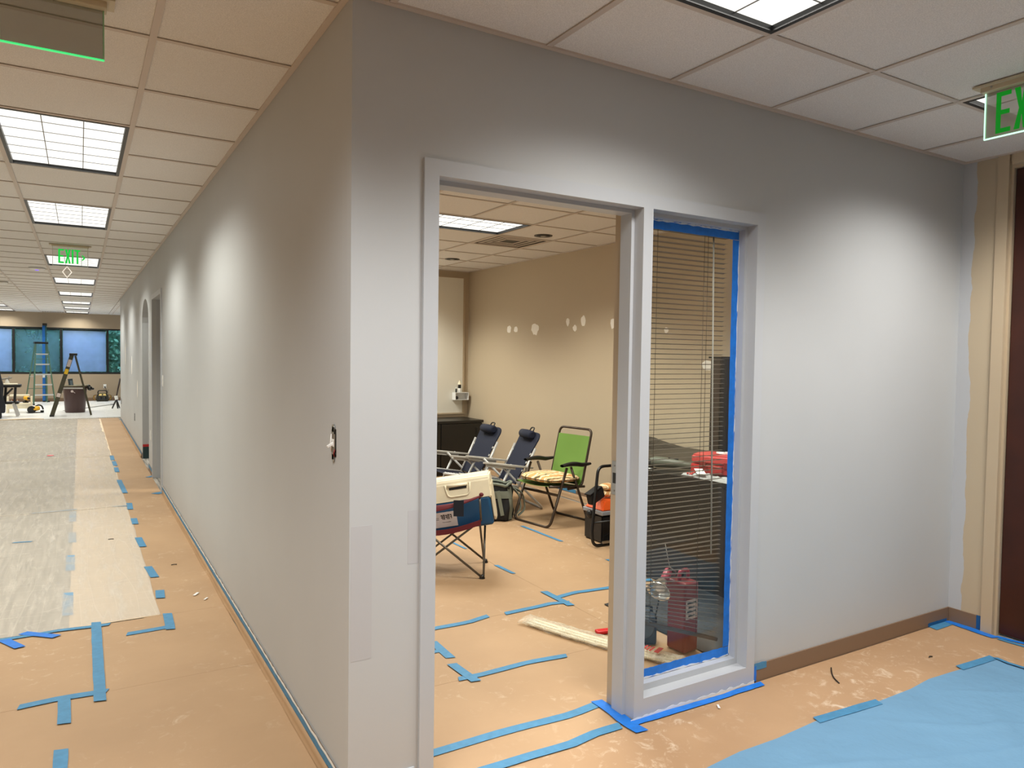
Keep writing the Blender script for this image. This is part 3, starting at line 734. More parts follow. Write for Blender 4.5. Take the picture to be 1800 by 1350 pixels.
# paper turned up against the walls
def curl(name, pts, nrm, hz, lab, out=.06):
    mb = MB(); P = [Vector(p) for p in pts]; n = Vector(nrm)
    prof = [(out * .34, .004), (out * .25, .009), (out * .19, hz * .45), (.009, hz)]
    nseg = max(4, int((P[1] - P[0]).length / .18))
    rows = []
    for i in range(nseg + 1):
        p = P[0].lerp(P[1], i / nseg); w = 1 + .35 * noise.noise(Vector((p.x * 2.3, p.y * 2.3, 5)))
        rows.append([mb.bm.verts.new(p + n * (a * w if k < 3 else a) + Vector((0, 0, b * (1 if k < 3 else (.9 + .2 * (w - .7)))))) for k, (a, b) in enumerate(prof)])
    for A, B in zip(rows, rows[1:]):
        for k in range(3): f = mb.bm.faces.new((A[k], B[k], B[k + 1], A[k + 1])); f.smooth = True
    o = mb.build(name, M_kraft, recalc=False)
    sm = o.modifiers.new('thickness', 'SOLIDIFY'); sm.thickness = .001; sm.offset = 0
    return tag(o, lab, 'floor paper', G)
curl('floor_paper', [(0, -.1, 0), (0, 6.2, 0)], (-1, 0, 0), .055, 'brown paper edge turned up against the near long grey wall')
curl('floor_paper', [(0, 9.3, 0), (0, 15.5, 0)], (-1, 0, 0), .05, 'brown paper edge turned up against the grey wall past the arched opening')
curl('floor_paper', [(W, 1.5, 0), (W, 6.4, 0)], (-1, 0, 0), .07, 'brown paper edge turned up against the beige office wall', out=.09)
# hallway carpet protection: tan liner + clear film
o = paper('liner_paper', -.815, -.37, 2.27, 16.4, M_tan, z=.0040, res=.15, amp=.8); tag(o, 'pale tan paper strip under clear film beside the brown runner', 'floor paper')
M_film = film_mat('clear_plastic_film', (.97, .96, .95), (236, 229, 219), .34, 4.5, (3.4, .5, 1))
def film(lab, x0, x1, y0, y1, z=.0052):
    o = paper('plastic_film', x0, x1, y0, y1, M_film, z=z, res=.12, th=.0003, amp=.9, wav=.012)
    mb = MB(); n = 60
    mb.tube([(XL + (x1 - XL) * k / n, y1 - .02 + .010 * noise.noise(Vector((k * .35, y1, 0))), z + .0035 + ph(XL + (x1 - XL) * k / n, y1 - .02) * .9 + .002 * noise.noise(Vector((k * .8, y1, 4)))) for k in range(n + 1)], [.007 + .005 * noise.noise(Vector((k * .5, 2, y1))) for k in range(n + 1)], 6)
    mb.build('gathered_edge', M_film, o)
    return tag(o, lab, 'plastic sheet', 'clear film over the hallway carpet')
film('wrinkled clear film over grey carpet, length nearest the camera', XL, -.365, 2.275, 5.69)
film('wrinkled clear film over grey carpet, middle length past the first seam', XL, -.372, 5.70, 9.65)
film('wrinkled clear film over grey carpet, third length from the camera', XL, -.38, 9.66, 13.3)
film('wrinkled clear film over grey carpet, farthest length before the white sheet', XL, -.40, 13.31, 16.6)
M_ws = film_mat('white_plastic_sheet', (.96, .96, .96), (252, 252, 252), .88, 2.0, (1, 1, 1))
o = paper('plastic_sheet', XL, 4.1, 16.75, 23.3, M_ws, z=.003, res=.2, amp=1.4); tag(o, 'bright white plastic sheeting on the floor below the far windows', 'plastic sheet')
m = MB(); m.tube(fil([(-2.6, 16.72, .018), (-2.1, 16.68, .016), (-1.75, 16.75, .02), (-1.45, 16.62, .016)], .1), .013, 8); tag(m.build('rolled_plastic', M_tan), 'narrow twisted roll of film lying at the white sheet edge', 'plastic sheet')
m = MB(); m.lathe([(.045, 0), (.04, .003), (.0, .004)], 12, (-1.13, 10.0, .0115)); tag(m.build('pink_paint_spot', mat('pink_marker_paint', (240, 110, 120), .6)), 'small pink paint spot on the film over the carpet', 'paint spot')

# blue non-woven sheet
sheet_edge = [(.60, -.53), (.95, -.45), (1.235, -.413), (1.419, -.397), (1.631, -.402), (1.883, -.388), (2.286, -.413), (2.533, -.412), (2.719, -.394), (2.969, -.41), (3.262, -.408)]
M_bluesheet = mat('blue_nonwoven_sheet', (106, 150, 184), .7, bump=(6, .6, .03), var=(2.5, .05))
def ey(x):
    for (xa, ya), (xb, yb) in zip(sheet_edge, sheet_edge[1:]):
        if xa <= x <= xb: return ya + (yb - ya) * (x - xa) / (xb - xa)
    return sheet_edge[-1][1]
mb = MB()
def fb(u, v):
    x = .60 + (3.262 - .60) * u; y = ey(x) + (-1.85 - ey(x)) * v
    r = abs(noise.noise(Vector((x * 1.4 - y * 1.9, x * .5 + y * .4, 2.0))))
    x2 = x + (.012 * math.sin(v * 9) if u == 1 else 0)
    return Vector((x2, y, .0055 + ph(x, y) + .010 * max(0, .30 - r) / .30 * min(1, v * 5) + .010 * max(0, .05 - abs(noise.noise(Vector((x * .9 + y * 2.3, y * .6 - x * .5, 8.0))))) / .05 * min(1, v * 6)))
mb.grid(fb, 130, 80, 0, .0008); tag(mb.build('drop_sheet', M_bluesheet, recalc=False), 'pale blue woven drop sheet lying on the corridor floor', 'drop sheet')

# ---- blue tape strips
TAPES = 0
def tape(pts, lab, group, w=.047, m=None, z=.0058, rag=.002, film_z=0.0):
    """a strip laid on the floor paper"""
    P = [Vector((p[0], p[1])) for p in pts]
    ln = sum((b - a).length for a, b in zip(P, P[1:])); n = max(2, int(ln / .06)); n = min(n, 24)
    # resample
    S = []; seg = [(b - a).length for a, b in zip(P, P[1:])]
    for i in range(n + 1):
        d = ln * i / n; k = 0
        while k < len(seg) - 1 and d > seg[k]: d -= seg[k]; k += 1
        S.append(P[k].lerp(P[k + 1], min(1, d / seg[k])))
    mb = MB(); rows = []
    for i, p in enumerate(S):
        d = (S[min(i + 1, n)] - S[max(i - 1, 0)]).normalized(); q = Vector((-d.y, d.x))
        row = []
        for s in (-1, 1):
            e = p + q * s * (w / 2 + rag * noise.noise(Vector((p.x * 31, p.y * 31, s * 3))))
            if i in (0, n): e += d * (.006 * s)
            row.append(Vector((e.x, e.y, z + ph(e.x, e.y) * 1.0 + film_z)))
        rows.append(row)
    V = [[mb.bm.verts.new(a), mb.bm.verts.new(b)] for a, b in rows]; U = [[mb.bm.verts.new(a - Vector((0, 0, .0006))), mb.bm.verts.new(b - Vector((0, 0, .0006)))] for a, b in rows]
    F = mb.bm.faces.new
    for i in range(n):
        F((V[i][0], V[i][1], V[i + 1][1], V[i + 1][0])); F((U[i][1], U[i][0], U[i + 1][0], U[i + 1][1]))
        F((V[i][0], V[i + 1][0], U[i + 1][0], U[i][0])); F((V[i + 1][1], V[i][1], U[i][1], U[i + 1][1]))
    F((V[0][1], V[0][0], U[0][0], U[0][1])); F((V[n][0], V[n][1], U[n][1], U[n][0]))
    o = mb.build('tape_strip', m or M_blue)
    return tag(o, lab, 'masking tape', group)
gh = 'blue tape strips on the hallway floor'
tape([(-1.60, 2.235), (-1.119, 2.25), (-1.019, 2.247), (-.859, 2.259), (-.695, 2.234), (-.621, 2.233)], 'long blue tape strip holding the near edge of the clear film', gh, z=.0075, w=.036)
tape([(-.686, 2.297), (-.688, 1.245)], 'long blue tape strip running from the film edge toward the camera', gh, z=.0082)
tape([(-.986, 1.348), (-.84, 1.359), (-.658, 1.337)], 'blue tape strip across the hallway paper seam, crossed by the long strip', gh, z=.0068)
tape([(-.821, 1.349), (-.817, 1.096)], 'short blue tape piece hanging off the hallway cross seam toward the camera', gh, z=.0075)
tape([(-.824, .883), (-.823, .60)], 'blue tape piece at the bottom edge of the hallway paper', gh)
tape([(-.548, 2.034), (-.343, 2.042)], 'blue tape strip along the near right edge of the pale tan paper', gh)
tape([(-.33, 2.265), (-.339, 1.993)], 'blue tape tab at the near right corner of the pale tan paper', gh, z=.0078)
tape([(-1.102, 2.241), (-1.024, 2.081)], 'vivid blue tape tail slanting off the film edge at far left', gh, m=M_bluevivid, z=.0085)
tape([(-1.024, 2.304), (-.867, 2.164)], 'vivid blue tape tail slanting along the film edge beside the first tail', gh, m=M_bluevivid, z=.0085)
ords = ['first', 'second', 'third', 'fourth', 'fifth', 'sixth', 'seventh', 'eighth', 'ninth']
for k, (a, b) in enumerate([((-.329, 2.737), (-.340, 2.572)), ((-.353, 3.34), (-.333, 3.047)), ((-.357, 4.261), (-.345, 3.937)), ((-.346, 5.043), (-.347, 4.794)), ((-.343, 5.811), (-.350, 5.483)), ((-.371, 7.342), (-.349, 6.419)), ((-.361, 8.401), (-.363, 7.99)), ((-.365, 9.026), (-.361, 8.565)), ((-.371, 9.66), (-.374, 9.151))]):
    tape([a, b], '%s blue tape tab past the corner along the tan paper edge' % ords[k], 'blue tape tabs along the film edge', z=.0078, w=.05)
for k, (a, b) in enumerate([((-.826, 2.955), (-.823, 2.502)), ((-.823, 3.918), (-.820, 3.482)), ((-.818, 4.715), (-.815, 4.338)), ((-.821, 5.638), (-.818, 5.159))]):
    tape([a, b], '%s pale blue tape seen under film where carpet meets tan paper' % ords[k], 'blue tape under the clear film', m=M_bluepale, z=.0046, w=.055)
tape([(-1.146, 5.693), (-.789, 5.707)], 'thin blue tape on the film seam above the carpet', gh, z=.0072, w=.03)
tape([(-.49, 5.702), (-.355, 5.663)], 'thin blue tape on the film seam above the tan paper', gh, z=.0072, w=.03)
tape([(-1.213, 4.527), (-1.089, 4.502)], 'small lone blue tape piece lying on the film over the carpet', gh, z=.0072, w=.025)
tape([(-.05, 7.47), (-.005, 7.44)], 'blue tape piece on the floor at the far jamb of the wall doorway', gh, w=.12)
tape([(-.07, 6.30), (-.005, 6.23)], 'blue tape piece on the floor at the near jamb of the wall doorway', gh, w=.11)
go = 'blue tape strips on the office floor paper'
tape([(.30, .172), (.383, .172), (.648, .177), (.846, .171), (1.023, .158), (1.19, .178)], 'long blue tape strip across the doorway, inner one of two', go)
tape([(.31, -.02), (.547, -.025), (.687, -.026), (.887, -.033), (1.01, -.014), (1.144, -.017)], 'long blue tape strip across the doorway, outer one of two', go, z=.0072)
tape([(.755, .689), (.883, .68), (1.03, .685), (1.137, .693), (1.354, .666)], 'blue tape strip on the first office cross seam left of the plastic package', go, w=.04, z=.0066)
tape([(.836, 1.159), (.829, .925)], 'blue tape strip on the short long-way seam, farther of the pair by the left jamb', go)
tape([(.801, .856), (.816, .628)], 'blue tape strip meeting the first office cross seam, nearer of the pair', go, z=.0074)
tape([(.70, 1.033), (.818, 1.034)], 'small blue tape piece peeking out from behind the left door jamb', go, w=.035)
tape([(.82, 1.323), (.911, 1.323), (1.133, 1.314), (1.277, 1.348)], 'blue tape strip on the second office cross seam, left of the gap', go, w=.042, z=.0066)
tape([(1.383, 1.333), (1.594, 1.339), (1.721, 1.35), (1.832, 1.314)], 'blue tape strip on the second office cross seam, right of the gap', go, w=.042, z=.0066)
tape([(1.805, 1.561), (1.805, 1.259)], 'blue tape strip crossing the end of the second office cross seam', go, z=.0075)
tape([(1.805, 1.424), (1.971, 1.453), (2.056, 1.439), (2.261, 1.42), (2.6, 1.43)], 'wavy blue tape strip running right from the crossed tape toward the mullion', go, w=.042, z=.0066)
tape([(2.633, 3.18), (2.641, 2.567)], 'blue tape strip lying in front of the green lawn chair', go, w=.03)
tape([(1.828, 2.226), (1.835, 1.989)], 'short blue tape strip beside the camp chair front foot', go, w=.03)
tape([(2.638, 1.964), (2.639, 1.82)], 'short blue tape strip below the hand cart', go, w=.03)
tape([(1.831, 2.951), (1.841, 2.729)], 'thin blue tape strip seen between the camp chair legs', go, w=.022)
gd = 'vivid blue tape around frames'
tape([(1.185, .20), (1.190, .106), (1.180, -.017), (1.187, -.10)], 'vivid blue tape wrapped round the foot of the mullion', gd, w=.055, m=M_bluevivid, z=.0088, rag=.008)
tape([(1.19, -.030), (1.475, -.036), (1.707, -.042), (1.972, -.040)], 'vivid blue tape along the foot of the sidelight frame', gd, w=.036, m=M_bluevivid, z=.0078, rag=.006)
tape([(3.40, -.035), (3.60, -.03)], 'blue tape strip at the baseboard left of the corridor corner', gd, w=.05)
tape([(3.596, -.01), (3.577, -.16), (3.564, -.285)], 'vivid blue tape along the corner baseboard up to the door casing', gd, w=.05, m=M_bluevivid, z=.0066, rag=.006)
tape([(3.588, -.27), (3.605, -.36), (3.64, -.50)], 'blue tape at the foot of the cherry door, inner strip', gd, w=.03, m=M_bluevivid)
tape([(3.562, -.30), (3.572, -.448), (3.58, -.6)], 'blue tape at the foot of the cherry door, outer strip', gd, w=.025)
gs = 'blue tape pieces on the drop sheet edge'
tape([(1.891, -.388), (2.28, -.419)], 'blue-green tape piece on the drop sheet edge, left one', gs, w=.046, z=.0085)
tape([(2.973, -.402), (3.262, -.418)], 'blue-green tape piece on the drop sheet edge at its far corner', gs, w=.046, z=.0085)
tape([(3.257, -.43), (3.245, -.495), (3.256, -.62), (3.25, -.9)], 'thin blue tape down the right edge of the drop sheet', gs, w=.022, z=.0125)
# tape on the walls and glass
def wtape(lab, group, mb, m=None, nm='tape_strip'):
    return tag(mb.build(nm, m or M_bluevivid), lab, 'masking tape', group)
def ragstrip(p, q, nrm, up, w, th=.0008, rag=.004, n=40, seed=0):
    """ragged strip on a wall or a pane; p->q centre line, up = across"""
    mb = MB(); p = Vector(p); q = Vector(q); nrm = Vector(nrm); up = Vector(up)
    A = []; B = []
    for i in range(n + 1):
        c = p.lerp(q, i / n)
        A.append(c + up * (w / 2 + rag * noise.noise(c * 37 + Vector((seed, 1, 0))))); B.append(c - up * (w / 2 + rag * .5 * noise.noise(c * 29 + Vector((seed, 5, 0)))))
    lo = [[mb.bm.verts.new(v) for v in X] for X in (A, B)]; hi = [[mb.bm.verts.new(v + nrm * th) for v in X] for X in (A, B)]
    F = mb.bm.faces.new
    for i in range(n):
        F((hi[0][i], hi[0][i + 1], hi[1][i + 1], hi[1][i])); F((lo[1][i], lo[1][i + 1], lo[0][i + 1], lo[0][i]))
        F((lo[0][i], lo[0][i + 1], hi[0][i + 1], hi[0][i])); F((hi[1][i], hi[1][i + 1], lo[1][i + 1], lo[1][i]))
    F((lo[0][0], hi[0][0], hi[1][0], lo[1][0])); F((hi[0][n], lo[0][n], lo[1][n], hi[1][n]))
    return mb
gg = 'blue tape around the sidelight glass'
yg = .0814
M_drip = mat('dried_pale_paint', (214, 222, 232), .5)
o = wtape('blue tape along the top of the sidelight glass', gg, ragstrip((1.285, yg, 2.092), (1.874, yg, 2.092), (0, -1, 0), (0, 0, 1), .042))
ragstrip((1.30, yg - .0009, 2.109), (1.87, yg - .0009, 2.109), (0, -1, 0), (0, 0, 1), .006, .0004, .009, 50, 3).build('dried_paint', M_drip, o)
o = wtape('blue tape down the right side of the sidelight glass', gg, ragstrip((1.8555, yg, .166), (1.8555, yg, 2.069), (0, -1, 0), (1, 0, 0), .041))
ragstrip((1.8745, yg - .0009, .13), (1.8745, yg - .0009, 2.0), (0, -1, 0), (1, 0, 0), .004, .0004, .009, 120, 4).build('dried_paint', M_drip, o)
o = wtape('blue tape along the bottom of the sidelight glass', gg, ragstrip((1.285, yg, .142), (1.874, yg, .142), (0, -1, 0), (0, 0, 1), .044, seed=9))
ragstrip((1.30, yg - .0009, .123), (1.87, yg - .0009, .123), (0, -1, 0), (0, 0, 1), .005, .0004, .009, 50, 5).build('dried_paint', M_drip, o)
o = wtape('blue tape down the left side of the sidelight glass', gg, ragstrip((1.303, yg, .165), (1.303, yg, 2.07), (0, -1, 0), (1, 0, 0), .034))
gw = 'blue tape on baseboards'
o = wtape('long ragged blue tape along the foot of the near grey wall', gw, ragstrip((-.0075, .0, .070), (-.0075, 6.22, .070), (-1, 0, 0), (0, 0, 1), .032, n=160, rag=.014), M_blue)
ragstrip((-.0088, .0, .089), (-.0088, 6.22, .089), (-1, 0, 0), (0, 0, 1), .010, .0008, .007, 200, 2).build('paint_bead', M_white, o)
o = wtape('blue tape along the foot of the grey wall between doorway and arch', gw, ragstrip((-.0075, 7.47, .065), (-.0075, 8.04, .065), (-1, 0, 0), (0, 0, 1), .04, n=20), M_blue)
o = wtape('blue tape along the foot of the grey wall past the arch', gw, ragstrip((-.0075, 9.25, .07), (-.0075, 15.5, .07), (-1, 0, 0), (0, 0, 1), .03, n=90, rag=.014), M_blue)
wtape('short blue tape piece on the baseboard beside the sidelight frame', gw, ragstrip((1.95, -.0078, .078), (2.035, -.0078, .076), (0, -1, 0), (0, 0, 1), .032, n=10), M_blue)
wtape('blue tape running up the side of the sidelight frame foot', gw, ragstrip((1.955, -.0085, .01), (1.955, -.0085, .082), (0, -1, 0), (1, 0, 0), .018, n=10, rag=.006))
wtape('upright blue tape on the corner baseboard against the door casing', gw, ragstrip((L - .0078, -.174, .012), (L - .0078, -.174, .09), (-1, 0, 0), (0, 1, 0), .026, n=8, rag=.001), mat('deep_blue_tape', (10, 84, 140), .6))
wtape('blue tape on the baseboard just left of the corridor corner', gw, ragstrip((3.40, -.0078, .016), (3.59, -.0078, .016), (0, -1, 0), (0, 0, 1), .022, n=12), mat('deep_blue_tape', (10, 84, 140), .6))
wtape('blue tape on the office baseboard behind the green chair', gw, ragstrip((W - .0078, 3.95, .09), (W - .0078, 4.45, .09), (-1, 0, 0), (0, 0, 1), .035, n=12), M_blue)
wtape('blue tape on the office baseboard left of the hand cart', gw, ragstrip((W - .0078, 3.35, .085), (W - .0078, 3.55, .085), (-1, 0, 0), (0, 0, 1), .03, n=8), M_blue)
o = ragstrip((1.20, -.0135, .012), (1.945, -.0135, .012), (0, -1, 0), (0, 0, 1), .014, .001, .012, 60, 8).build('paint_smear', M_white); tag(o, 'white paint smear along the bottom of the sidelight frame', 'paint smear')
# little things on the floor
m = MB(); m.tube(fil([(2.406, -.091, .012), (2.351, -.134, .010), (2.316, -.171, .010), (2.294, -.213, .009)], .05), .0032, 6); tag(m.build('wire_offcut', M_black), 'bent black wire offcut lying on the brown corridor paper', 'wire')
for k, (x, y, s) in enumerate(((2.98, -.255, .012), (-.19, 3.3, .018), (-.55, 4.3, .02))):
    m = MB(); m.tube([(x - s, y, .011), (x, y + .004, .012), (x + s, y - .003, .011)], .003, 5); tag(m.build('debris_chip', M_black), ['tiny dark chip beyond the bent wire on the corridor paper', 'tiny dark chip on the brown runner near the third tape tab', 'tiny dark chip on the tan paper under film'][k], 'debris')
for k, (x, y, s) in enumerate(((-.14, 2.55, .028), (-.10, 2.43, .02), (1.62, -.10, .016))):
    m = MB(); m.obox((x, y, .0105), ((.5, .8, 0), (-.8, .5, 0), (0, 0, 1)), (s, s * .3, .0015), 0, .001); tag(m.build('plaster_flake', M_white), ['larger white flake on the brown runner beside the grey wall', 'smaller white flake on the brown runner beside the grey wall', 'white flake on the floor paper below the sidelight'][k], 'debris')
# ============================================================ WALL FITTINGS
# bare toggle switch near the corner of the long wall (plate removed)
t = thing('light_switch', 'bare white toggle switch without plate on the long grey wall', 'light switch', (0, .17, 1.208))
m = MB(); m.prism([(-.026, -.046), (.024, -.048), (.027, .045), (.02, .052), (-.024, .049)], 0, -.0012, .001); m.build('open_box', M_black, t)
m = MB(); m.box(-.004, -.0012, -.017, .017, -.032, .032, 0, .001); m.build('device_body', mat('grey_brown_device', (120, 112, 100), .5), t)
m = MB(); m.box(-.0045, -.002, -.010, .010, .032, .056); m.box(-.0045, -.002, -.010, .010, -.056, -.032); m.lathe([(.014, 0), (.014, .002)], 12, (-.0045, 0, .052), ((0, 1, 0), (0, 0, 1), (1, 0, 0))); m.lathe([(.014, 0), (.014, .002)], 12, (-.0045, 0, -.052), ((0, 1, 0), (0, 0, 1), (1, 0, 0))); m.build('yoke', M_steel, t)
m = MB(); m.bar((-.003, 0, 0), (-.024, 0, -.012), .009, .009, mi=0, bev=.0015); m.box(-.006, -.003, -.011, .011, -.012, .014, 0, .001); tg = m.build('toggle', M_white, t); tg['label'] = 'white toggle lever'
m = MB(); m.tube([(-.003, .019, .03), (-.006, .02, 0), (-.003, .019, -.03)], .003, 6); m.build('wire', M_white, t)
m = MB(); m.tube([(-.003, -.019, -.02), (-.007, -.018, -.034), (-.003, -.014, -.045)], .0025, 6); m.build('wire', mat('red_wire', (120, 30, 30), .5), t)
def outlet(y, z, lab, cat, m1, dark=False):
    t = thing('outlet' if 'outlet' in lab else 'light_switch' if 'switch' in lab else 'wall_box', lab, cat, (0, y, z))
    m = MB(); m.box(-.006, 0, -.038, .038, -.06, .06, 0, .003); m.build('plate' if not dark else 'open_box', m1, t)
    for s in (-1, 1):
        m = MB(); m.box(-.008, -.006, -.016, .016, s * .024 - .014, s * .024 + .014, 0, .002); m.build('receptacle' if 'outlet' in lab else 'rocker_half', M_white if not dark else M_steel, t)
outlet(7.72, .48, 'white outlet low on the grey wall between doorway and arch', 'outlet', M_white)
outlet(6.20, 1.214, 'white switch plate on the grey wall at the doorway edge', 'light switch', M_white)
outlet(15.3, .46, 'dark open wall box low near the end of the grey wall', 'wall box', M_black, True)
outlet(10.85, .467, 'small dark wall box low on the grey wall past the arch', 'wall box', M_black, True)
# spackle patches
M_spk = mat('spackle', (250, 246, 238), .8)
def patch(o, e1, e2, nrm, a, b, lab, seed, drip=0.0, group='spackle patches on the beige office wall'):
    n = 16; mb = MB(); P = []
    for k in range(n):
        an = 2 * PI * k / n; r = 1 + .32 * noise.noise(Vector((math.cos(an) * 1.6 + seed * 5.3, math.sin(an) * 1.6, seed)))
        v = math.sin(an) * b * r
        if drip and math.sin(an) < -.85: v -= drip
        P.append((math.cos(an) * a * r, v))
    mb.oprism(P, o, e1, e2, nrm, 0, .0012); return tag(mb.build('spackle_patch', M_spk), lab, 'spackle patch', group)
pl_ = ['first from the left', 'second from the left', 'third from the left, largest with a drip', 'fourth from the left', 'fifth from the left, lowest of its trio', 'sixth from the left', 'seventh from the left, beside the door frame']
for k, (y, z, a, b, d) in enumerate([(5.41, 1.866, .050, .040, .01), (5.25, 1.855, .044, .036, 0), (4.82, 1.858, .085, .052, .03), (4.16, 1.912, .032, .040, .01), (4.03, 1.836, .036, .036, 0), (3.88, 1.91, .042, .055, 0), (3.39, 1.868, .036, .044, .012)]):
    patch((W, y, z), (0, 1, 0), (0, 0, 1), (-1, 0, 0), a, b, 'white spackle patch on the beige office wall, ' + pl_[k], k + 1, d)
patch((W, 2.11, 1.47), (0, 1, 0), (0, 0, 1), (-1, 0, 0), .06, .045, 'white patch on the wall behind the blind beside the tall black case', 11)  # plain white spot set on the wall behind the blind
patch((W, 2.62, 1.78), (0, 1, 0), (0, 0, 1), (-1, 0, 0), .03, .025, 'small white spackle patch behind the upper blind slats', 12)
for k, (y, z, b) in enumerate(((11.6, 1.30, .16), (13.6, 1.52, .22), (10.2, .95, .12))):
    patch((0, y, z), (0, 1, 0), (0, 0, 1), (-1, 0, 0), .07, b, ['tall pale spackle streak on the grey wall, middle one past the arch', 'tall pale spackle streak on the grey wall, farthest past the arch', 'tall pale spackle streak on the grey wall, nearest past the arch'][k], 20 + k, group='spackle streaks on the long grey wall')

# ============================================================ SIDELIGHT BLIND
bl = thing('venetian_blind', 'dark bronze mini blind behind the sidelight glass, bottom rail hanging crooked', 'blind', (1.575, .126, 2.10))
M_slat = mat('bronze_slat', (122, 115, 106), .38, .25)
bx0, bx1 = -.272, .264; NS = 83
for i in range(NS):
    zr = 2.052 - .02235 * i; zl = zr if i < 62 else (2.052 - .02235 * 62) - .0135 * (i - 62)
    mb = MB(); hw = .0125; ca = .0022
    rows = []
    for x, z in ((bx0, zl), (bx1, zr)):
        rows.append([Vector((x, q * hw, z - 2.10 + ca * (1 - q * q) - q * .0012)) for q in (-1, 0, 1)])
    up = [[mb.bm.verts.new(v) for v in r] for r in rows]; dn = [[mb.bm.verts.new(v - Vector((0, 0, .0007))) for v in r] for r in rows]
    F = mb.bm.faces.new
    for k in (0, 1):
        F((up[0][k], up[1][k], up[1][k + 1], up[0][k + 1])); F((dn[0][k + 1], dn[1][k + 1], dn[1][k], dn[0][k]))
    F((up[0][0], dn[0][0], dn[1][0], up[1][0])); F((up[0][2], up[1][2], dn[1][2], dn[0][2]))
    for e in (0, 1):
        F((up[e][0], up[e][1], dn[e][1], dn[e][0])); F((up[e][1], up[e][2], dn[e][2], dn[e][1]))
    mb.build('slat', M_slat, bl)
zl = 2.052 - .02235 * 62 - .0135 * 21.2 - 2.10; zr = 2.052 - .02235 * 83.2 - 2.10
MB().bar((bx0, 0, zl - .004), (bx1 - .004, 0, zr - .004), .026, .016, bev=.003).build('bottom_rail', M_bronze, bl)
MB().box(bx0 - .01, bx1 + .008, -.014, .014, -.022, .008, 0, .002).build('headrail', M_bronze, bl)
for x in (-.17, .112, .135): MB().tube([(x, -.0145, -.02), (x, -.0145, zl + (zr - zl) * (x - bx0) / (bx1 - bx0) if x != .135 else -1.1)], .0011, 5).build('ladder_cord', M_bronze, bl)
MB().tube([(.165, -.017, -.02), (.195, -.019, -1.49)], .0042, 6).build('tilt_wand', M_greyplastic, bl)

# ============================================================ OFFICE FURNITURE
# whiteboard and tray with a spray bottle
t = thing('whiteboard', 'large white board covering the office back wall beside the corner', 'whiteboard', (2.1, 6.498, .74))
m = MB(); m.box(-1.5, 1.60, -.012, 0, .02, 1.83); m.build('panel', M_board, t)
m = MB(); m.box(1.60, 1.625, -.018, 0, 0, 1.85); m.box(-1.525, -1.5, -.018, 0, 0, 1.85); m.box(-1.5, 1.6, -.018, 0, 1.83, 1.85); m.box(-1.5, 1.6, -.018, 0, 0, .02); m.build('edge_trim', M_beigetrim, t)
t = thing('marker_tray', 'small white open box tray fixed low on the whiteboard', 'tray', (3.645, 6.43, .935))
m = MB(); m.box(-.10, .10, -.05, .05, 0, .006); m.build('bottom', M_white, t)
m = MB(); m.box(-.10, -.094, -.05, .05, .006, .095); m.build('side', M_white, t)
m = MB(); m.box(.094, .10, -.05, .05, .006, .095); m.build('side', M_white, t)
m = MB(); m.box(-.094, .094, .044, .05, .006, .095); m.build('back', M_white, t)
m = MB(); m.box(-.10, .10, -.05, .05, .0955, .101); m.build('lid_shelf', M_white, t)
m = MB(); m.ball((-.065, -.02, .03), .022, sz=1.0); m.build('dark_plug', M_black, t)
t = thing('spray_bottle', 'small white and black cone-topped bottle standing on the marker tray', 'bottle', (3.63, 6.43, 1.0365))
MB().lathe([(.020, 0), (.022, .004), (.022, .05), (.019, .055)], 16).build('bottle_body', M_white, t)
MB().lathe([(.019, .055), (.021, .058), (.021, .10), (.018, .104)], 16).build('black_band', M_black, t)
MB().lathe([(.030, .104), (.026, .108), (.003, .165)], 16).build('cone_cap', M_cream, t)
t = thing('marker', 'short dark marker standing beside the cone-topped bottle', 'marker', (3.575, 6.42, 1.0365))
MB().lathe([(.010, 0), (.011, .003), (.011, .045), (.006, .05)], 12).build('barrel', M_black, t)
MB().lathe([(.0075, .05), (.008, .065), (.002, .07)], 12).build('cap', M_white, t)
# black credenza along the back wall
t = thing('credenza', 'long low black cabinet under the whiteboard along the back wall', 'cabinet', (2.55, 6.2, 0))
m = MB(); m.box(-1.2, 1.17, -.24, .27, .05, .665); m.build('carcass', M_blacklam, t)
m = MB(); m.box(-1.22, 1.19, -.26, .28, .667, .70, 0, .003); m.build('top', M_blacklam, t)
m = MB(); m.box(-1.17, 1.14, -.2, .25, 0, .05); m.build('plinth', M_black, t)
for k in range(4):
    a = -1.19 + k * .592
    d = MB().box(a, a + .583, -.262, -.241, .06, .66, 0, .003).build('cabinet_door', M_blacklam, t)
    MB().tube(fil([(a + .5, -.262, .5), (a + .5, -.285, .5), (a + .5, -.285, .6), (a + .5, -.262, .6)], .01), .004, 6).build('pull', M_black, d)

# -- folding lawn chair, green
g = thing('lawn_chair', 'green sling folding lawn chair with brown tube frame and leafy cushion on it', 'chair', (3.0, 3.25, 0), math.radians(99))
M_brown = mat('brown_tube', (66, 54, 44), .35, .4)
m = MB(); m.tube(fil([(-.245, .05, .53), (-.245, .25, .013), (.245, .25, .013), (.245, .05, .53)], .07), .0125, 10); m.build('front_leg_loop', M_brown, g)
m = MB(); m.tube(fil([(-.225, -.02, .53), (-.225, -.25, .013), (.225, -.25, .013), (.225, -.02, .53)], .06), .0115, 10); m.build('rear_leg_loop', M_brown, g)
m = MB(); m.tube(fil([(-.212, .0, .33), (-.212, -.175, .335), (-.212, -.30, .852), (.212, -.30, .852), (.212, -.175, .335), (.212, 0, .33)], .055), .0115, 10); m.build('back_frame', M_brown, g)
for s in (-1, 1):
    m = MB(); m.tube([(s * .222, .24, .375), (s * .222, -.2, .335)], .0115, 10); m.build('seat_rail', M_brown, g)
m = MB(); m.bar((-.235, .142, .29), (.235, .142, .29), .012, .022); m.build('cross_brace', M_brown, g)
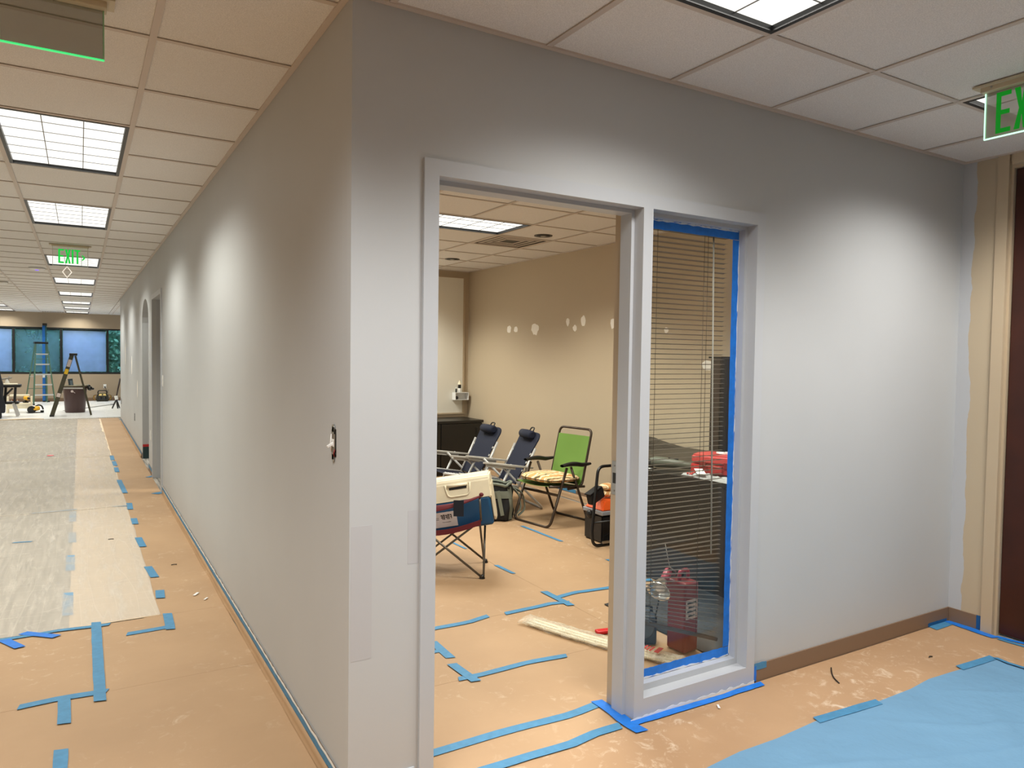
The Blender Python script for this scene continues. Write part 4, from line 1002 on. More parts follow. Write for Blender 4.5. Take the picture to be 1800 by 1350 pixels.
m = MB(); m.grid(lambda u, v: Vector((-.215 + .43 * u, .245 - .43 * v, .382 - .035 * v - .030 * math.sin(PI * u) * (.5 + .5 * math.sin(PI * v)))), 10, 10, 0, .004); m.build('seat_sling', M_green, g)
m = MB(); m.grid(lambda u, v: Vector((-.205 + .41 * u, -.172 - .108 * v - .018 * math.sin(PI * u) * math.sin(PI * v), .345 + .445 * v)), 10, 12, 0, lambda u, v: (0, .004, .001)); m.build('back_sling', M_green, g)
for s in (-1, 1):
    mb = MB()
    def arm(u, v, s=s):
        b = .115 - .36 * u; zt = .553 + .016 * math.sin(PI * min(1, u * 1.4)) - .012 * max(0, u - .5)
        a = s * .248; w = .026 * (1 - .35 * u)
        an = 2 * PI * v; return Vector((a + w * math.cos(an), b, zt + .012 * math.sin(an) - (.018 * max(0, math.sin(PI * u)) if math.sin(an) < -.1 else 0)))
    mb.grid(arm, 10, 10); mb.build('armrest', M_blackplastic, g)
# patterned cushion
M_palm, N, K = nodes('palm_leaf_print')
o_ = N.new('ShaderNodeOutputMaterial'); b_ = N.new('ShaderNodeBsdfPrincipled'); b_.inputs['Roughness'].default_value = .9
tc = N.new('ShaderNodeTexCoord'); wv = N.new('ShaderNodeTexWave'); wv.inputs['Scale'].default_value = 2.4; wv.inputs['Distortion'].default_value = 9; wv.inputs['Detail'].default_value = 3; wv.inputs['Detail Scale'].default_value = 1.6
K.new(tc.outputs['Object'], wv.inputs[0]); r_ = N.new('ShaderNodeValToRGB'); r_.color_ramp.interpolation = 'CONSTANT'
els = r_.color_ramp.elements; els[0].position = 0; els[0].color = rgb((214, 158, 98)); els[1].position = .30; els[1].color = rgb((248, 232, 190))
e_ = els.new(.70); e_.color = rgb((190, 120, 70)); e_ = els.new(.80); e_.color = rgb((236, 200, 150)); e_ = els.new(.955); e_.color = rgb((96, 84, 52))
K.new(wv.outputs['Fac'], r_.inputs[0]); K.new(r_.outputs[0], b_.inputs['Base Color']); K.new(b_.outputs[0], o_.inputs[0])
c = thing('seat_cushion', 'tan and cream leaf-print cushion lying on the green lawn chair', 'cushion', (3.0, 3.25, 0), math.radians(99))
m = MB()
def cus(u, v):
    an = 2 * PI * u; q = abs(math.cos(an)) ** .55 * math.copysign(1, math.cos(an)); p = abs(math.sin(an)) ** .55 * math.copysign(1, math.sin(an))
    t_ = v * PI; r = math.sin(t_) ** .5; zz = -math.cos(t_)
    b = .035 + .225 * p * r; a = -.012 + .236 * q * r
    return Vector((a, b, .414 + .036 * zz + .062 * (b + .2) * .35 + .006 * math.sin(9 * a) * math.cos(8 * b) * (1 if zz > 0 else 0)))
m.grid(cus, 28, 10); bmesh.ops.remove_doubles(m.bm, verts=m.bm.verts, dist=.0008); m.build('cushion_pad', M_palm, c)
m = MB(); m.tube([cus(k / 28, .5) * 1.0 for k in range(28)], .004, 6, True); m.build('piping', mat('brown_piping', (90, 74, 50), .8), c)

# -- navy reclining beach chairs
def beach_chair(lab, loc, rz):
    t = thing('beach_chair', lab, 'chair', loc, rz, 'navy beach chairs')
    hw = .245; zt = .80; bt = -.29; z0 = .27
    # back fabric with rounded top
    P = []
    for k in range(9): a = PI / 2 * k / 8; P.append((.22 - .07 + .07 * math.cos(a), zt + .03 - .07 + .07 * math.sin(a)))
    top = P + [(-x, z) for x, z in reversed(P)]
    poly = [(-.20, z0), (.20, z0)] + [(.205, z0 + .34)] + top + [(-.205, z0 + .34)]
    bk = Vector((0, bt, zt - z0)).normalized()
    e1 = Vector((1, 0, 0)); e3 = e1.cross(bk)
    m = MB(); m.oprism([(x, (z - z0)) for x, z in poly], (0, 0, z0), e1, bk, e3, -.006, .006); m.build('back_sling', M_navy, t)
    m = MB()
    o = Vector((0, 0, z0)) + bk * .515 - e3 * .038
    m.lathe([(.028, -.13), (.043, -.115), (.047, 0), (.043, .115), (.028, .13)], 14, o, (bk, e3, e1)); pil = m.build('headrest_pillow', M_navy, t)
    m = MB(); q = Vector((.02, 0, z0)) + bk * (zt + .03 - z0); m.tube(fil([q - e1 * .04, q - e1 * .035 + bk * .045, q + e1 * .035 + bk * .045, q + e1 * .04], .02), .007, 6); m.build('carry_loop', M_black, t)
    for s in (-1, 1):
        m = MB(); m.tube([Vector((s * hw, 0, z0 - .04)) - bk * .02, Vector((s * hw, 0, z0)) + bk * .40], .0125, 10); r = m.build('back_rail', M_greymetal, t)
        for k in range(4):
            m = MB(); q = Vector((s * hw, 0, z0)) + bk * (.06 + .09 * k); m.tube([q, q - e1 * s * .035], .0045, 6); m.obox(q - e1 * s * .038, (e1, bk, e3), (.006, .011, .008)); m.build('sling_clip', M_greymetal, r)
        m = MB(); m.tube([(s * hw * .97, .43, .33), (s * hw * .97, .0, .255)], .0115, 10); r = m.build('seat_rail', M_greymetal, t)
        # arm: a plastic plank, wide in the middle
        A = [(s * (hw + .005) - .014, -.17), (s * (hw + .005) + .014, -.17), (s * hw + .034, .06), (s * hw + .038, .2), (s * hw + .022, .33), (s * hw + .01, .36), (s * hw - .014, .36), (s * hw - .026, .32), (s * hw - .03, .06)]
        m = MB(); m.prism(A, 2, .488, .505); bmesh.ops.bevel(m.bm, geom=[e for e in m.bm.edges], offset=.004, segments=2, affect='EDGES'); m.prism([(x * 1.0, y) for x, y in [(s * hw - .012, .02), (s * hw + .012, .02), (s * hw + .018, .2), (s * hw + .006, .32), (s * hw - .008, .32), (s * hw - .016, .2)]], 2, .462, .489); bmesh.ops.rotate(m.bm, verts=m.bm.verts, cent=(0, .3, .495), matrix=Matrix.Rotation(math.radians(8), 3, 'X')); m.build('armrest', M_greyplastic, t)
    m = MB(); m.tube(fil([(-hw, .06, .475), (-hw, .30, .014), (hw, .30, .014), (hw, .06, .475)], .05), .012, 10); m.build('front_leg_loop', M_greymetal, t)
    m = MB(); m.tube(fil([(-hw + .03, .17, .475), (-hw + .03, -.30, .014), (hw - .03, -.30, .014), (hw - .03, .17, .475)], .05), .012, 10); m.build('rear_leg_loop', M_greymetal, t)
    m = MB(); m.tube(fil([(-hw, .0, .25), (-.1, -.01, .235), (.1, -.01, .235), (hw, .0, .25)], .05), .012, 10); m.build('seat_crossbar', M_greymetal, t)
    m = MB(); m.grid(lambda u, v: Vector((-.21 + .42 * u, .44 - .43 * v, .335 - .075 * v - .02 * math.sin(PI * u) * math.sin(PI * v))), 6, 8, 0, .006); s_ = m.build('seat_sling', M_navy, t)
    for s in (-1, 1):
        m = MB()
        for k in range(12): m.tube([(s * .205, .40 - .032 * k, .338 - .0058 * k), (s * .236, .385 - .032 * k, .334 - .0058 * k)], .003, 5)
        m.build('lacing', M_white, s_)
    return t
beach_chair('navy reclining beach chair with round pillow, right one next to the green chair', (2.93, 3.95, 0), math.radians(83))
beach_chair('navy reclining beach chair with pillow, left one in front of the black cabinet', (2.83, 4.56, 0), math.radians(90))

# -- backpack
t = thing('backpack', 'grey-green and black backpack standing on the floor before the beach chair', 'backpack', (2.575, 3.55, 0), math.radians(-32)); t.scale = (1.12, 1.12, 1.12)
M_sage = mat('sage_grey_nylon', (118, 124, 112), .8, bump=(60, .3, .004)); M_blkn = mat('black_nylon', (18, 18, 20), .8, bump=(60, .3, .004))
m = MB()
def bp(u, v):
    an = 2 * PI * u; q = abs(math.cos(an)) ** .6 * math.copysign(1, math.cos(an)); p = abs(math.sin(an)) ** .6 * math.copysign(1, math.sin(an))
    k = .94 + .10 * math.sin(PI * min(1, v * 1.1)) - .10 * v; e = .02 * noise.noise(Vector((q * 2, p * 2, v * 3)))
    return Vector(((.145 * k + e) * q, (.105 * k + e) * p, .008 + .29 * v))
m.grid(bp, 28, 9); m.build('pack_body', M_blkn, t)
m = MB(); m.grid(lambda u, v: bp(.60 + .28 * u, .05 + .55 * v) * 1.0 + Vector((0, -.018 * math.sin(PI * u) ** .5 * (1 - v * .3), 0)), 10, 6, 0, lambda u, v: (0, .01, 0)); m.build('front_pocket', M_blkn, t)
for a, b in ((.52, .62), (.86, .96)):
    m = MB(); m.grid(lambda u, v: bp(a + (b - a) * u, .02 + .9 * v) * 1.03, 5, 8, 0, lambda u, v: (0, .006, 0)); m.build('side_panel', M_sage, t)
m = MB(); m.grid(lambda u, v: bp(.55 + .4 * u, .62 + .2 * v) * 1.03 + Vector((0, -.004, 0)), 8, 3, 0, lambda u, v: (0, .006, 0)); m.build('front_band', M_sage, t)
m = MB(); m.tube([bp(k / 28, 1.0) + Vector((0, 0, .004 + .01 * math.sin(k))) for k in range(28)], .012, 8, True); m.build('rolled_rim', M_sage, t)
m = MB(); m.grid(lambda u, v: Vector(((u - .5) * .24, (v - .5) * .17, .286 - .03 * math.sin(PI * u) * math.sin(PI * v))), 6, 6, 0, .004); m.build('top_opening', M_blkn, t)
for k, (dx, dz) in enumerate(((.0, 0), (.035, -.02))):
    m = MB(); P = fil([(.10 + dx, .06, .28 + dz), (.19 + dx, .05, .22), (.21 + dx, .03, .08), (.15 + dx, .02, .03)], .06)
    for a_, b_2 in zip(P, P[1:]): m.bar(a_, b_2, .034, .008, (1, .2, 0))
    m.build('shoulder_strap', M_sage, t)
m = MB(); m.bar((.02, -.125, .26), (.06, -.13, .06), .03, .006, (0, 1, 0)); m.build('front_strap', M_sage, t)

# -- maroon camp chair seen from its side, with a cooler on it
P1, P2, Q1, Q2 = Vector((1.59, 2.0, .0)), Vector((1.794, 2.327, 0)), Vector((1.165, 2.265, 0)), Vector((1.37, 2.59, 0))
t = thing('camp_chair', 'maroon folding camp chair with crossed tube legs, just inside the doorway', 'chair', (1.48, 2.3, 0))
Z = Vector((0, 0, 1)); M_tubec = mat('grey_brown_steel_tube', (98, 92, 84), .35, .6)
def foot(p): return p + Z * .016
ins = .02
tops = {}
for nm, p in (('P1', P1), ('P2', P2), ('Q1', Q1), ('Q2', Q2)):
    c4 = (P1 + P2 + Q1 + Q2) / 4; tops[nm] = p.lerp(c4, .05) + Z * .40
def leg(a, b, off):
    m = MB(); m.tube([foot(a) + off, b + off], .0078, 8); m.build('leg', M_tubec, t, True)
nn = (P2 - P1).normalized() * .010; nl = (Q1 - P1).normalized() * .010
leg(P1, tops['Q1'], -nn); leg(Q1, tops['P1'], nn); leg(P2, tops['Q2'], nn); leg(Q2, tops['P2'], -nn)
leg(P1, tops['P2'], -nl); leg(P2, tops['P1'], nl); leg(Q1, tops['Q2'], nl); leg(Q2, tops['Q1'], -nl)
for p in (P1, P2, Q1, Q2):
    m = MB(); m.lathe([(.021, 0), (.021, .008), (.015, .022), (.013, .03)], 12, p); m.build('foot_cap', M_black, t, True)
for nm in ('P1', 'P2'):
    m = MB(); m.tube([tops[nm], tops[nm] + Z * .17 - (P1 - Q1).normalized() * .012], .0078, 8); m.build('arm_post', M_tubec, t, True)
for nm in ('Q1', 'Q2'):
    m = MB(); m.tube([tops[nm], tops[nm] + Z * .42 - (P1 - Q1).normalized() * .10], .0078, 8); m.build('back_post', M_tubec, t, True)
m = MB()
A0, A1, B0, B1 = tops['P1'] + Z * .008, tops['P2'] + Z * .008, tops['Q1'] - Z * .075, tops['Q2'] - Z * .075
m.grid(lambda u, v: (A0.lerp(A1, v)).lerp(B0.lerp(B1, v), u) - Z * (.055 * math.sin(PI * u) * (.55 + .45 * math.sin(PI * v)) + .03 * math.sin(PI * v)), 10, 8, 0, .006); m.build('seat_sling', M_maroon, t, True)
# skirt along the seat edge and the sagging fabric arm
dn = (P1 - P2).normalized()
m = MB(); m.grid(lambda u, v: A0.lerp(B0, u) - Z * (.055 * math.sin(PI * u) * .55 + .035 * v) + dn * .008, 10, 2, 0, lambda u, v: (dn.x * .003, dn.y * .003, 0)); m.build('seat_hem', M_maroon, t, True)
for nm, nq, d_ in (('P1', 'Q1', dn), ('P2', 'Q2', -dn)):
    a = tops[nm] + Z * .178; b = tops[nq] + Z * .10 - (P1 - Q1).normalized() * .03
    m = MB(); m.grid(lambda u, v: a.lerp(b, u) + d_ * (.028 * (v - .5)) - Z * (.03 * math.sin(PI * u) + .012 * abs(v - .5) + (.05 * u * (v if d_ is dn else 0))), 10, 4, 0, .008)
    ar = m.build('armrest', M_maroon, t, True)
    m = MB(); m.ball(a, .016, 1, 1, .9); m.build('arm_end', M_maroon, t, True)
m = MB(); a = tops['P1'].lerp(tops['Q1'], .32) + dn * .016; e = (Q1 - P1).normalized()
m.obox(a + Z * .085, (e, Z, dn), (.035, .055, .004), 0, .002); m.build('mesh_pocket', mat('dark_mesh', (26, 30, 42), .9), t, True)
m = MB(); a = (tops['Q1'] + Z * .16); b = (tops['Q2'] + Z * .16)
m.grid(lambda u, v: a.lerp(b, u) + Z * (.26 * v) - (P1 - Q1).normalized() * (.06 * v + .03 * math.sin(PI * u)), 8, 6, 0, lambda u, v: (.004, 0, 0)); m.build('back_sling', M_maroon, t, True)
# the cooler
rl = math.radians(9.5); h0 = Vector((-.85, .53, 0)).normalized(); hb = Vector((.53, .85, 0)).normalized()
E1 = (h0 * math.cos(rl) - Z * math.sin(rl)); E3 = (Z * math.cos(rl) + h0 * math.sin(rl)); E2 = hb
O = Vector((1.722, 2.052, .352))
t = thing('cooler', 'blue and cream carry cooler with tent lid tilted on the camp chair seat', 'cooler', O)
CL, CD, CH, CT = .44, .25, .205, .355
def cp(a, b, c): return E1 * a + E2 * b + E3 * c
m = MB(); m.obox(cp(CL / 2, CD / 2, CH / 2), (E1, E2, E3), (CL / 2 - .012, CD / 2, CH / 2), 0, .018, 3); m.build('body', M_coolblue, t)
m = MB(); m.oprism([(0, CH - .012), (CD, CH - .012), (CD - .02, CT - .03), (CD - .045, CT), (.045, CT), (.02, CT - .03)], (0, 0, 0), E2, E3, E1, -.004, CL + .004)
bmesh.ops.bevel(m.bm, geom=list(m.bm.edges), offset=.010, segments=3, affect='EDGES'); lid = m.build('tent_lid', M_cream, t)
for a0, a1 in ((-.008, .008), (CL - .008, CL + .008)):
    m = MB(); m.oprism([(.035, .05), (.07, .02), (CD - .07, .02), (CD - .035, .05), (CD - .02, CH + .08), (.02, CH + .08)], (0, 0, 0), E2, E3, E1, a0, a1); bmesh.ops.bevel(m.bm, geom=list(m.bm.edges), offset=.004, segments=2, affect='EDGES'); m.build('lid_side_arm', M_cream, t)
# handle recess: dark slot with a moulded surround, on the sloping near face
sl = (cp(0, .02, CT - .03) - cp(0, 0, CH - .012)).normalized(); nf = E1.cross(sl).normalized()
if nf.dot(E2) > 0: nf = -nf
hc = cp(.225, .0128, CT - .078) + nf * .001
m = MB(); m.obox(hc + sl * .012, (E1, sl, nf), (.062, .009, .0025), 0, .002); m.build('handle_slot', M_black, lid)
m = MB(); m.tube(fil([hc - E1 * .088 + sl * .04, hc - E1 * .075 - sl * .045, hc + E1 * .075 - sl * .045, hc + E1 * .088 + sl * .04], .03), .006, 8); m.build('handle_surround', M_cream, lid)
m = MB(); m.tube(fil([hc - E1 * .07 + sl * .03 + nf * .004, hc + E1 * .07 + sl * .03 + nf * .004], .01), .010, 8); m.build('grip', M_cream, lid)
# printed label: pale panel with heavy black lettering strokes
lc = cp(.345, -.0015, .085)
m = MB(); m.obox(lc, (E1, E3, E2), (.085, .052, .001)); lb = m.build('printed_label', mat('pale_label', (206, 192, 188), .6), t); lb['label'] = 'pale printed label with black lettering'
m = MB()
for k, (a, w_, h_) in enumerate(((-.044, .012, .03), (-.028, .012, .034), (-.012, .012, .028), (.004, .012, .034), (.020, .012, .030))):
    q = lc - E2 * .0014 + E1 * a + E3 * .018
    m.obox(q - E1 * .004, (E1, E3, E2), (.0022, h_ / 2, .0005)); m.obox(q + E3 * (h_ / 2 - .003), (E1, E3, E2), (w_ / 2, .003, .0005))
    if k % 2: m.obox(q + E1 * .004, (E1, E3, E2), (.0022, h_ / 2, .0005))
    else: m.obox(q - E3 * .002, (E1, E3, E2), (w_ / 2.4, .0025, .0005))
m.obox(lc - E2 * .0014 + E1 * .058 + E3 * .015, (E1, E3, E2), (.018, .0012, .0005)); m.obox(lc - E2 * .0014 + E1 * .058 + E3 * .004, (E1, E3, E2), (.018, .0012, .0005)); m.obox(lc - E2 * .0014 - E1 * .01 - E3 * .018, (E1, E3, E2), (.03, .001, .0005))
m.build('label_lettering', M_black, lb)

# -- hand cart with black and orange cooler
t = thing('hand_cart', 'black tube luggage cart standing beside the door jamb around a black cooler', 'hand cart', (3.0, 2.3, 0))
m = MB(); m.tube(fil([(.2, -.045, .09), (.17, -.012, .018), (-.245, -.012, .018), (-.255, 0, .12), (-.155, .06, .640), (.2, .06, .640), (.30, 0, .12), (.28, -.012, .03)], .06), .0125, 10); m.build('tube_frame', M_black, t)
m = MB(); m.tube([(-.235, .0, .20), (.285, .0, .20)], .008, 8); m.build('cross_tube', M_black, t)
m = MB(); m.box(-.165, .27, -.03, -.024, .030, .05); m.build('toe_plate', M_steel, t)
for s in (.03, .29):
    m = MB(); m.lathe([(.035, -.012), (.04, -.008), (.04, .008), (.035, .012)], 16, (s, .36, .04), ((0, 1, 0), (0, 0, 1), (1, 0, 0))); m.build('wheel', M_blackplastic, t)
t = thing('jobsite_cooler', 'black cooler with grey rim and orange lid behind the hand cart', 'cooler', (3.06, 2.475, 0))
m = MB(); m.oprism([(-.17, -.125), (.17, -.125), (.17, .125), (-.17, .125)], (0, 0, .0), (1, 0, 0), (0, 1, 0), (0, 0, 1), .006, .235); 
bmesh.ops.bevel(m.bm, geom=list(m.bm.edges), offset=.014, segments=2, affect='EDGES'); m.build('body', M_blackplastic, t)
m = MB(); m.obox((0, 0, .252), ((1, 0, 0), (0, 1, 0), (0, 0, 1)), (.178, .133, .017), 0, .006); m.build('rim', mat('light_grey_plastic', (150, 152, 158), .45), t)
m = MB(); V = [[m.bm.verts.new((sx * (.168 if k == 0 else .115), sy * (.124 if k == 0 else .085), .27 if k == 0 else .345)) for sx, sy in ((-1, -1), (1, -1), (1, 1), (-1, 1))] for k in (0, 1)]
for k in range(4): m.bm.faces.new((V[0][k], V[0][(k + 1) % 4], V[1][(k + 1) % 4], V[1][k]))
m.bm.faces.new(V[1]); m.bm.faces.new(list(reversed(V[0]))); bmesh.ops.bevel(m.bm, geom=list(m.bm.edges), offset=.008, segments=2, affect='EDGES'); m.build('lid', M_orange, t)
m = MB(); m.ball((-.188, .02, .225), .036, .8, 1, 1); m.build('latch_knob', M_black, t)
m = MB(); m.bar((-.15, -.1265, .06), (.17, -.1265, .19), .012, .004, (0, 1, 0)); m.bar((-.06, -.1265, .05), (-.02, -.1265, .12), .01, .004, (0, 1, 0)); m.build('moulded_rib', M_blackplastic, t)
t = thing('tool_pouch', 'small black pouch slumped on the left end of the orange lid', 'pouch', (2.885, 2.44, .30), math.radians(14))
m = MB(); m.obox((0, 0, .085), ((1, 0, .35), (0, 1, 0), (-.35, 0, 1)), (.085, .03, .045), 0, .012, 3); m.build('pouch_body', M_blkn, t)
m = MB(); m.obox((-.03, 0, .133), ((1, 0, .35), (0, 1, 0), (-.35, 0, 1)), (.08, .033, .006), 0, .003); m.build('flap', M_blkn, t)
t = thing('folded_cushion', 'folded cream and tan cushion lying on the right of the orange lid', 'cushion', (3.03, 2.50, .348))
for k in range(2):
    m = MB(); m.ball((.03, .0, .035 + .055 * k), .03, 3.2 - .4 * k, 2.2, 1.0, 0, 16); m.build('cushion_fold', M_palm, t)

# -- desk, things on it
t = thing('desk', 'black laminate workstation desk filling the corner behind the sidelight', 'desk', (3.2, 1.4, 0))
top = [(2.545, 1.62), (2.575, 1.46), (2.675, .86), (2.72, .22), (3.78, .22), (3.78, 3.05), (3.55, 2.78)]
m = MB(); m.prism([(x - 3.2, y - 1.4) for x, y in top], 2, .722, .752); m.build('desktop', M_blacklam, t)
m = MB(); m.bar((2.62 - 3.2, 1.50 - 1.4, .36), (2.745 - 3.2, .30 - 1.4, .36), .02, .719, (0, 0, 1)); m.build('modesty_panel', M_blacklam, t)
m = MB(); m.box(-.44, .55, -1.16, -1.14, .0, .72); m.build('end_panel', M_blacklam, t)
m = MB(); m.box(.36, .38, 1.2, 1.42, 0, .72); m.build('end_panel', M_blacklam, t)
m = MB(); m.box(.10, .52, -1.1, -.55, .02, .71); pd = m.build('pedestal', M_blacklam, t)
for k in range(3): m = MB(); m.box(.085, .0995, -1.09, -.56, .04 + .225 * k, .25 + .225 * k, 0, .002); m.build('drawer', M_blacklam, pd)
t = thing('tall_case', 'tall black upright case standing on the desk against the beige wall', 'cabinet', (3.50, 1.62, .7525))
m = MB(); m.box(-.13, .26, -.052, .052, 0, .775, 0, .004); m.build('case_body', M_blacklam, t)
m = MB(); m.box(-.145, .27, -.062, .062, .776, .790, 0, .002); m.build('top_cap', M_black, t)
m = MB(); m.box(-.1325, -.1305, -.044, .044, .03, .76); m.build('front_panel', mat('dark_brown_panel', (46, 34, 24), .5), t)
for k in range(3): m = MB(); m.box(-.08, .21, -.0545, -.0525, .06 + .24 * k, .27 + .24 * k, 0, .001); m.build('side_panel', M_blackplastic, t)
t = thing('black_bag', 'crumpled black plastic bag heaped on the desk against the beige wall', 'bag', (3.60, 2.62, .7525))
m = MB(); m.grid(lambda u, v: Vector(((u - .5) * .34, (v - .5) * .62, .001 + max(0, .085 * (math.sin(PI * u) * math.sin(PI * v)) ** .6 * (.35 + .75 * v) + .02 * noise.noise(Vector((u * 5, v * 6, 2))) * math.sin(PI * u) * math.sin(PI * v)))), 18, 18, 0, .001); m.build('bag_film', mat('black_bin_liner', (26, 26, 26), .35, bump=(30, .6, .01)), t)
m = MB(); m.ball((.1, .28, .05), .03, 1, 1, 1.2); m.build('tied_neck', mat('black_bin_liner', (26, 26, 26), .35), t)
t = thing('tool_case', 'coral red plastic tool case lying on the black desk', 'tool case', (2.98, 1.19, .7525), math.radians(-62))
CA = [(-.17, -.11), (-.14, -.135), (.14, -.135), (.17, -.11), (.17, .10), (.13, .13), (-.13, .13), (-.17, .10)]
m = MB(); m.prism(CA, 2, .0, .062); bmesh.ops.bevel(m.bm, geom=list(m.bm.edges), offset=.006, segments=2, affect='EDGES'); m.build('lower_shell', M_red, t)
m = MB(); m.prism([(x * .985, y * .985) for x, y in CA], 2, .066, .125); bmesh.ops.bevel(m.bm, geom=list(m.bm.edges), offset=.012, segments=3, affect='EDGES'); m.build('upper_shell', mat('coral_red_plastic', (198, 72, 70), .4), t)
for s in (-.08, .08): m = MB(); m.box(s - .02, s + .02, -.143, -.136, .045, .085, 0, .002); m.build('latch', M_darkred, t)
m = MB(); m.tube(fil([(-.05, -.138, .055), (-.05, -.165, .055), (.05, -.165, .055), (.05, -.138, .055)], .015), .007, 8); m.build('handle', M_darkred, t)
t = thing('cable_coil', 'thin pale cord coiled on top of the red tool case', 'cable', (2.99, 1.16, .8785), math.radians(-62))
m = MB(); m.tube([(.06 * math.cos(a * .5) * (1 - .01 * a), .035 * math.sin(a * .5), .004 + .0012 * (a % 7)) for a in range(44)], .003, 5); m.build('cord', M_white, t)
m = MB(); m.box(.055, .085, -.008, .006, 0, .009, 0, .002); m.build('plug', M_white, t)
t = thing('angle_tool', 'long grey-green handheld power tool lying on the desk', 'power tool', (2.775, 1.455, .7525), math.radians(-47))
M_olive = mat('grey_green_plastic', (96, 100, 88), .45)
m = MB(); m.tube([(-.14, 0, .042), (-.10, 0, .046), (-.04, 0, .044), (.05, 0, .038), (.13, 0, .030), (.17, 0, .026)], [.028, .038, .036, .030, .024, .014], 14); m.build('tool_body', M_olive, t)
m = MB(); m.lathe([(.030, 0), (.033, .01), (.033, .05), (.022, .06)], 14, (-.145, 0, .004)); hd = m.build('gear_head', M_black, t)
m = MB(); m.lathe([(.05, 0), (.05, .003), (.01, .004)], 20, (-.145, 0, .0005)); m.build('disc', M_steel, hd)
m = MB(); m.obox((.02, 0, .074), ((1, 0, -.1), (0, 1, 0), (.1, 0, 1)), (.035, .008, .004), 0, .002); m.build('slide_switch', M_black, t)
t = thing('red_clamp', 'small red clip near the front edge of the black desk', 'clip', (2.71, 1.19, .7525), .3)
for s in (-1, 1): m = MB(); m.bar((-.035, s * .008, .012 + s * .004), (.035, s * .014, .016), .012, .012, bev=.003); m.build('jaw', M_red, t)
m = MB(); m.tube([(0, -.02, .014), (0, .02, .014)], .004, 8); m.build('pivot', M_steel, t)
t = thing('plastic_wrap', 'crumpled clear and white plastic wrapping on the front edge of the desk', 'plastic wrap', (2.73, 1.02, .7525))
m = MB(); m.grid(lambda u, v: Vector(((u - .5) * .14 + .02 * noise.noise(Vector((u * 3, v * 3, 1))), (v - .5) * .42, .002 + .028 * abs(noise.noise(Vector((u * 4, v * 7, 6)))) * 2 * math.sin(PI * u))), 12, 22, 0, .0005); m.build('wrap_film', film_mat('loose_wrap_film', (.95, .95, .95), (225, 228, 228), .35, 14, (1, 1, 1)), t)
m = MB(); m.obox((-.01, .10, .034), ((.6, .8, .1), (-.8, .6, 0), (0, 0, 1)), (.07, .028, .0012)); m.build('white_flap', M_white, t)

# -- package on the floor
t = thing('wrapped_moulding', 'long plastic-wrapped bundle of cream strips on the floor across the doorway', 'package', (1.6, .74, 0))
ax = Vector((.41, -.91, 0)).normalized(); sd = Vector((ax.y, -ax.x, 0))
def ctr(s): return ax * (s - .47) + sd * (.035 * math.sin(s * 2.8) - .01)
for k in range(5):
    m = MB(); o = (k - 2) * .017
    m.tube([ctr(.05 + .86 * q / 8) - sd * o + Vector((0, 0, .020 + .006 * (k % 2))) for q in range(9)], .0085, 6); m.build('strip', mat('cream_foam_strip', (244, 236, 212), .5), t)
M_wrap = film_mat('package_film', (.97, .96, .93), (250, 245, 230), .26, 16, (1, 1, 1))
m = MB()
def pk(u, v):
    an = 2 * PI * u; s = .94 * v; fl = .45 + .55 * math.sin(PI * min(1, max(0, v * 1.06 - .0))) ** .35
    w = .056 * (1.05 if .02 < v < .98 else 1.25); h = .026 * fl
    e = .009 * noise.noise(Vector((math.cos(an) * 4, math.sin(an) * 4, s * 17)))
    return ctr(s) + sd * ((w + e) * math.cos(an)) + Vector((0, 0, max(.009, .024 + (h + e) * math.sin(an))))
m.grid(pk, 28, 80); m.build('wrapper', M_wrap, t)
m = MB()
for k in range(5): m.obox(ctr(.76) + ax * (.018 * (k - 2)) + Vector((0, 0, .054)), (ax, sd, Z), (.0045, .030 - .004 * (k % 2), .0007))
m.obox(ctr(.83) + Vector((0, 0, .0545)), (ax, sd, Z), (.012, .035, .0007)); m.build('red_print', mat('red_print', (190, 50, 52), .6), t)
t = thing('brush_set', 'red and black handled tool lying behind the wrapped bundle', 'tool', (1.78, .80, 0), math.radians(-12))
m = MB(); m.obox((-.05, 0, .018), ((1, 0, 0), (0, 1, 0), (0, 0, 1)), (.07, .022, .009), 0, .006); m.build('red_handle', mat('bright_red_plastic', (206, 28, 36), .4), t)
m = MB(); m.obox((.06, -.005, .022), ((1, 0, 0), (0, 1, 0), (0, 0, 1)), (.05, .032, .014), 0, .006); m.build('black_head', M_black, t)
# -- things on the floor behind the sidelight
t = thing('fuel_can', 'tall dark red square can behind the lower sidelight glass', 'can', (1.935, .45, 0), math.radians(4))
m = MB(); m.obox((0, 0, .19), ((1, 0, 0), (0, 1, 0), (0, 0, 1)), (.052, .062, .182), 0, .012, 3); m.build('can_body', M_darkred, t)
m = MB(); m.obox((-.004, -.0635, .235), ((1, 0, 0), (0, 1, 0), (0, 0, 1)), (.042, .001, .05)); lb = m.build('pale_label', mat('pale_label', (206, 192, 188), .6), t)
m = MB()
for k in range(4): m.obox((-.006, -.0652, .268 - .022 * k), ((1, 0, 0), (0, 1, 0), (0, 0, 1)), (.032 - .009 * (k % 2), .0005, .0045))
m.build('label_lines', M_black, lb)
m = MB(); m.tube(fil([(-.03, 0, .37), (-.03, 0, .42), (.035, 0, .42), (.035, 0, .37)], .02), .010, 8); m.build('can_handle', mat('rose_red_plastic', (170, 60, 76), .4), t)
m = MB(); m.lathe([(.018, .372), (.018, .39), (.012, .395)], 14, (.02, .035, 0)); m.build('cap', M_black, t)
t = thing('work_light', 'silver clamp work lamp hooked on the red can behind the glass', 'work lamp', (1.83, .47, 0))
ld_ = Vector((-.72, -.35, -.45)).normalized(); s1 = ld_.orthogonal().normalized(); s2 = ld_.cross(s1)
M_alu = mat('spun_aluminium', (225, 225, 222), .22, 1.0)
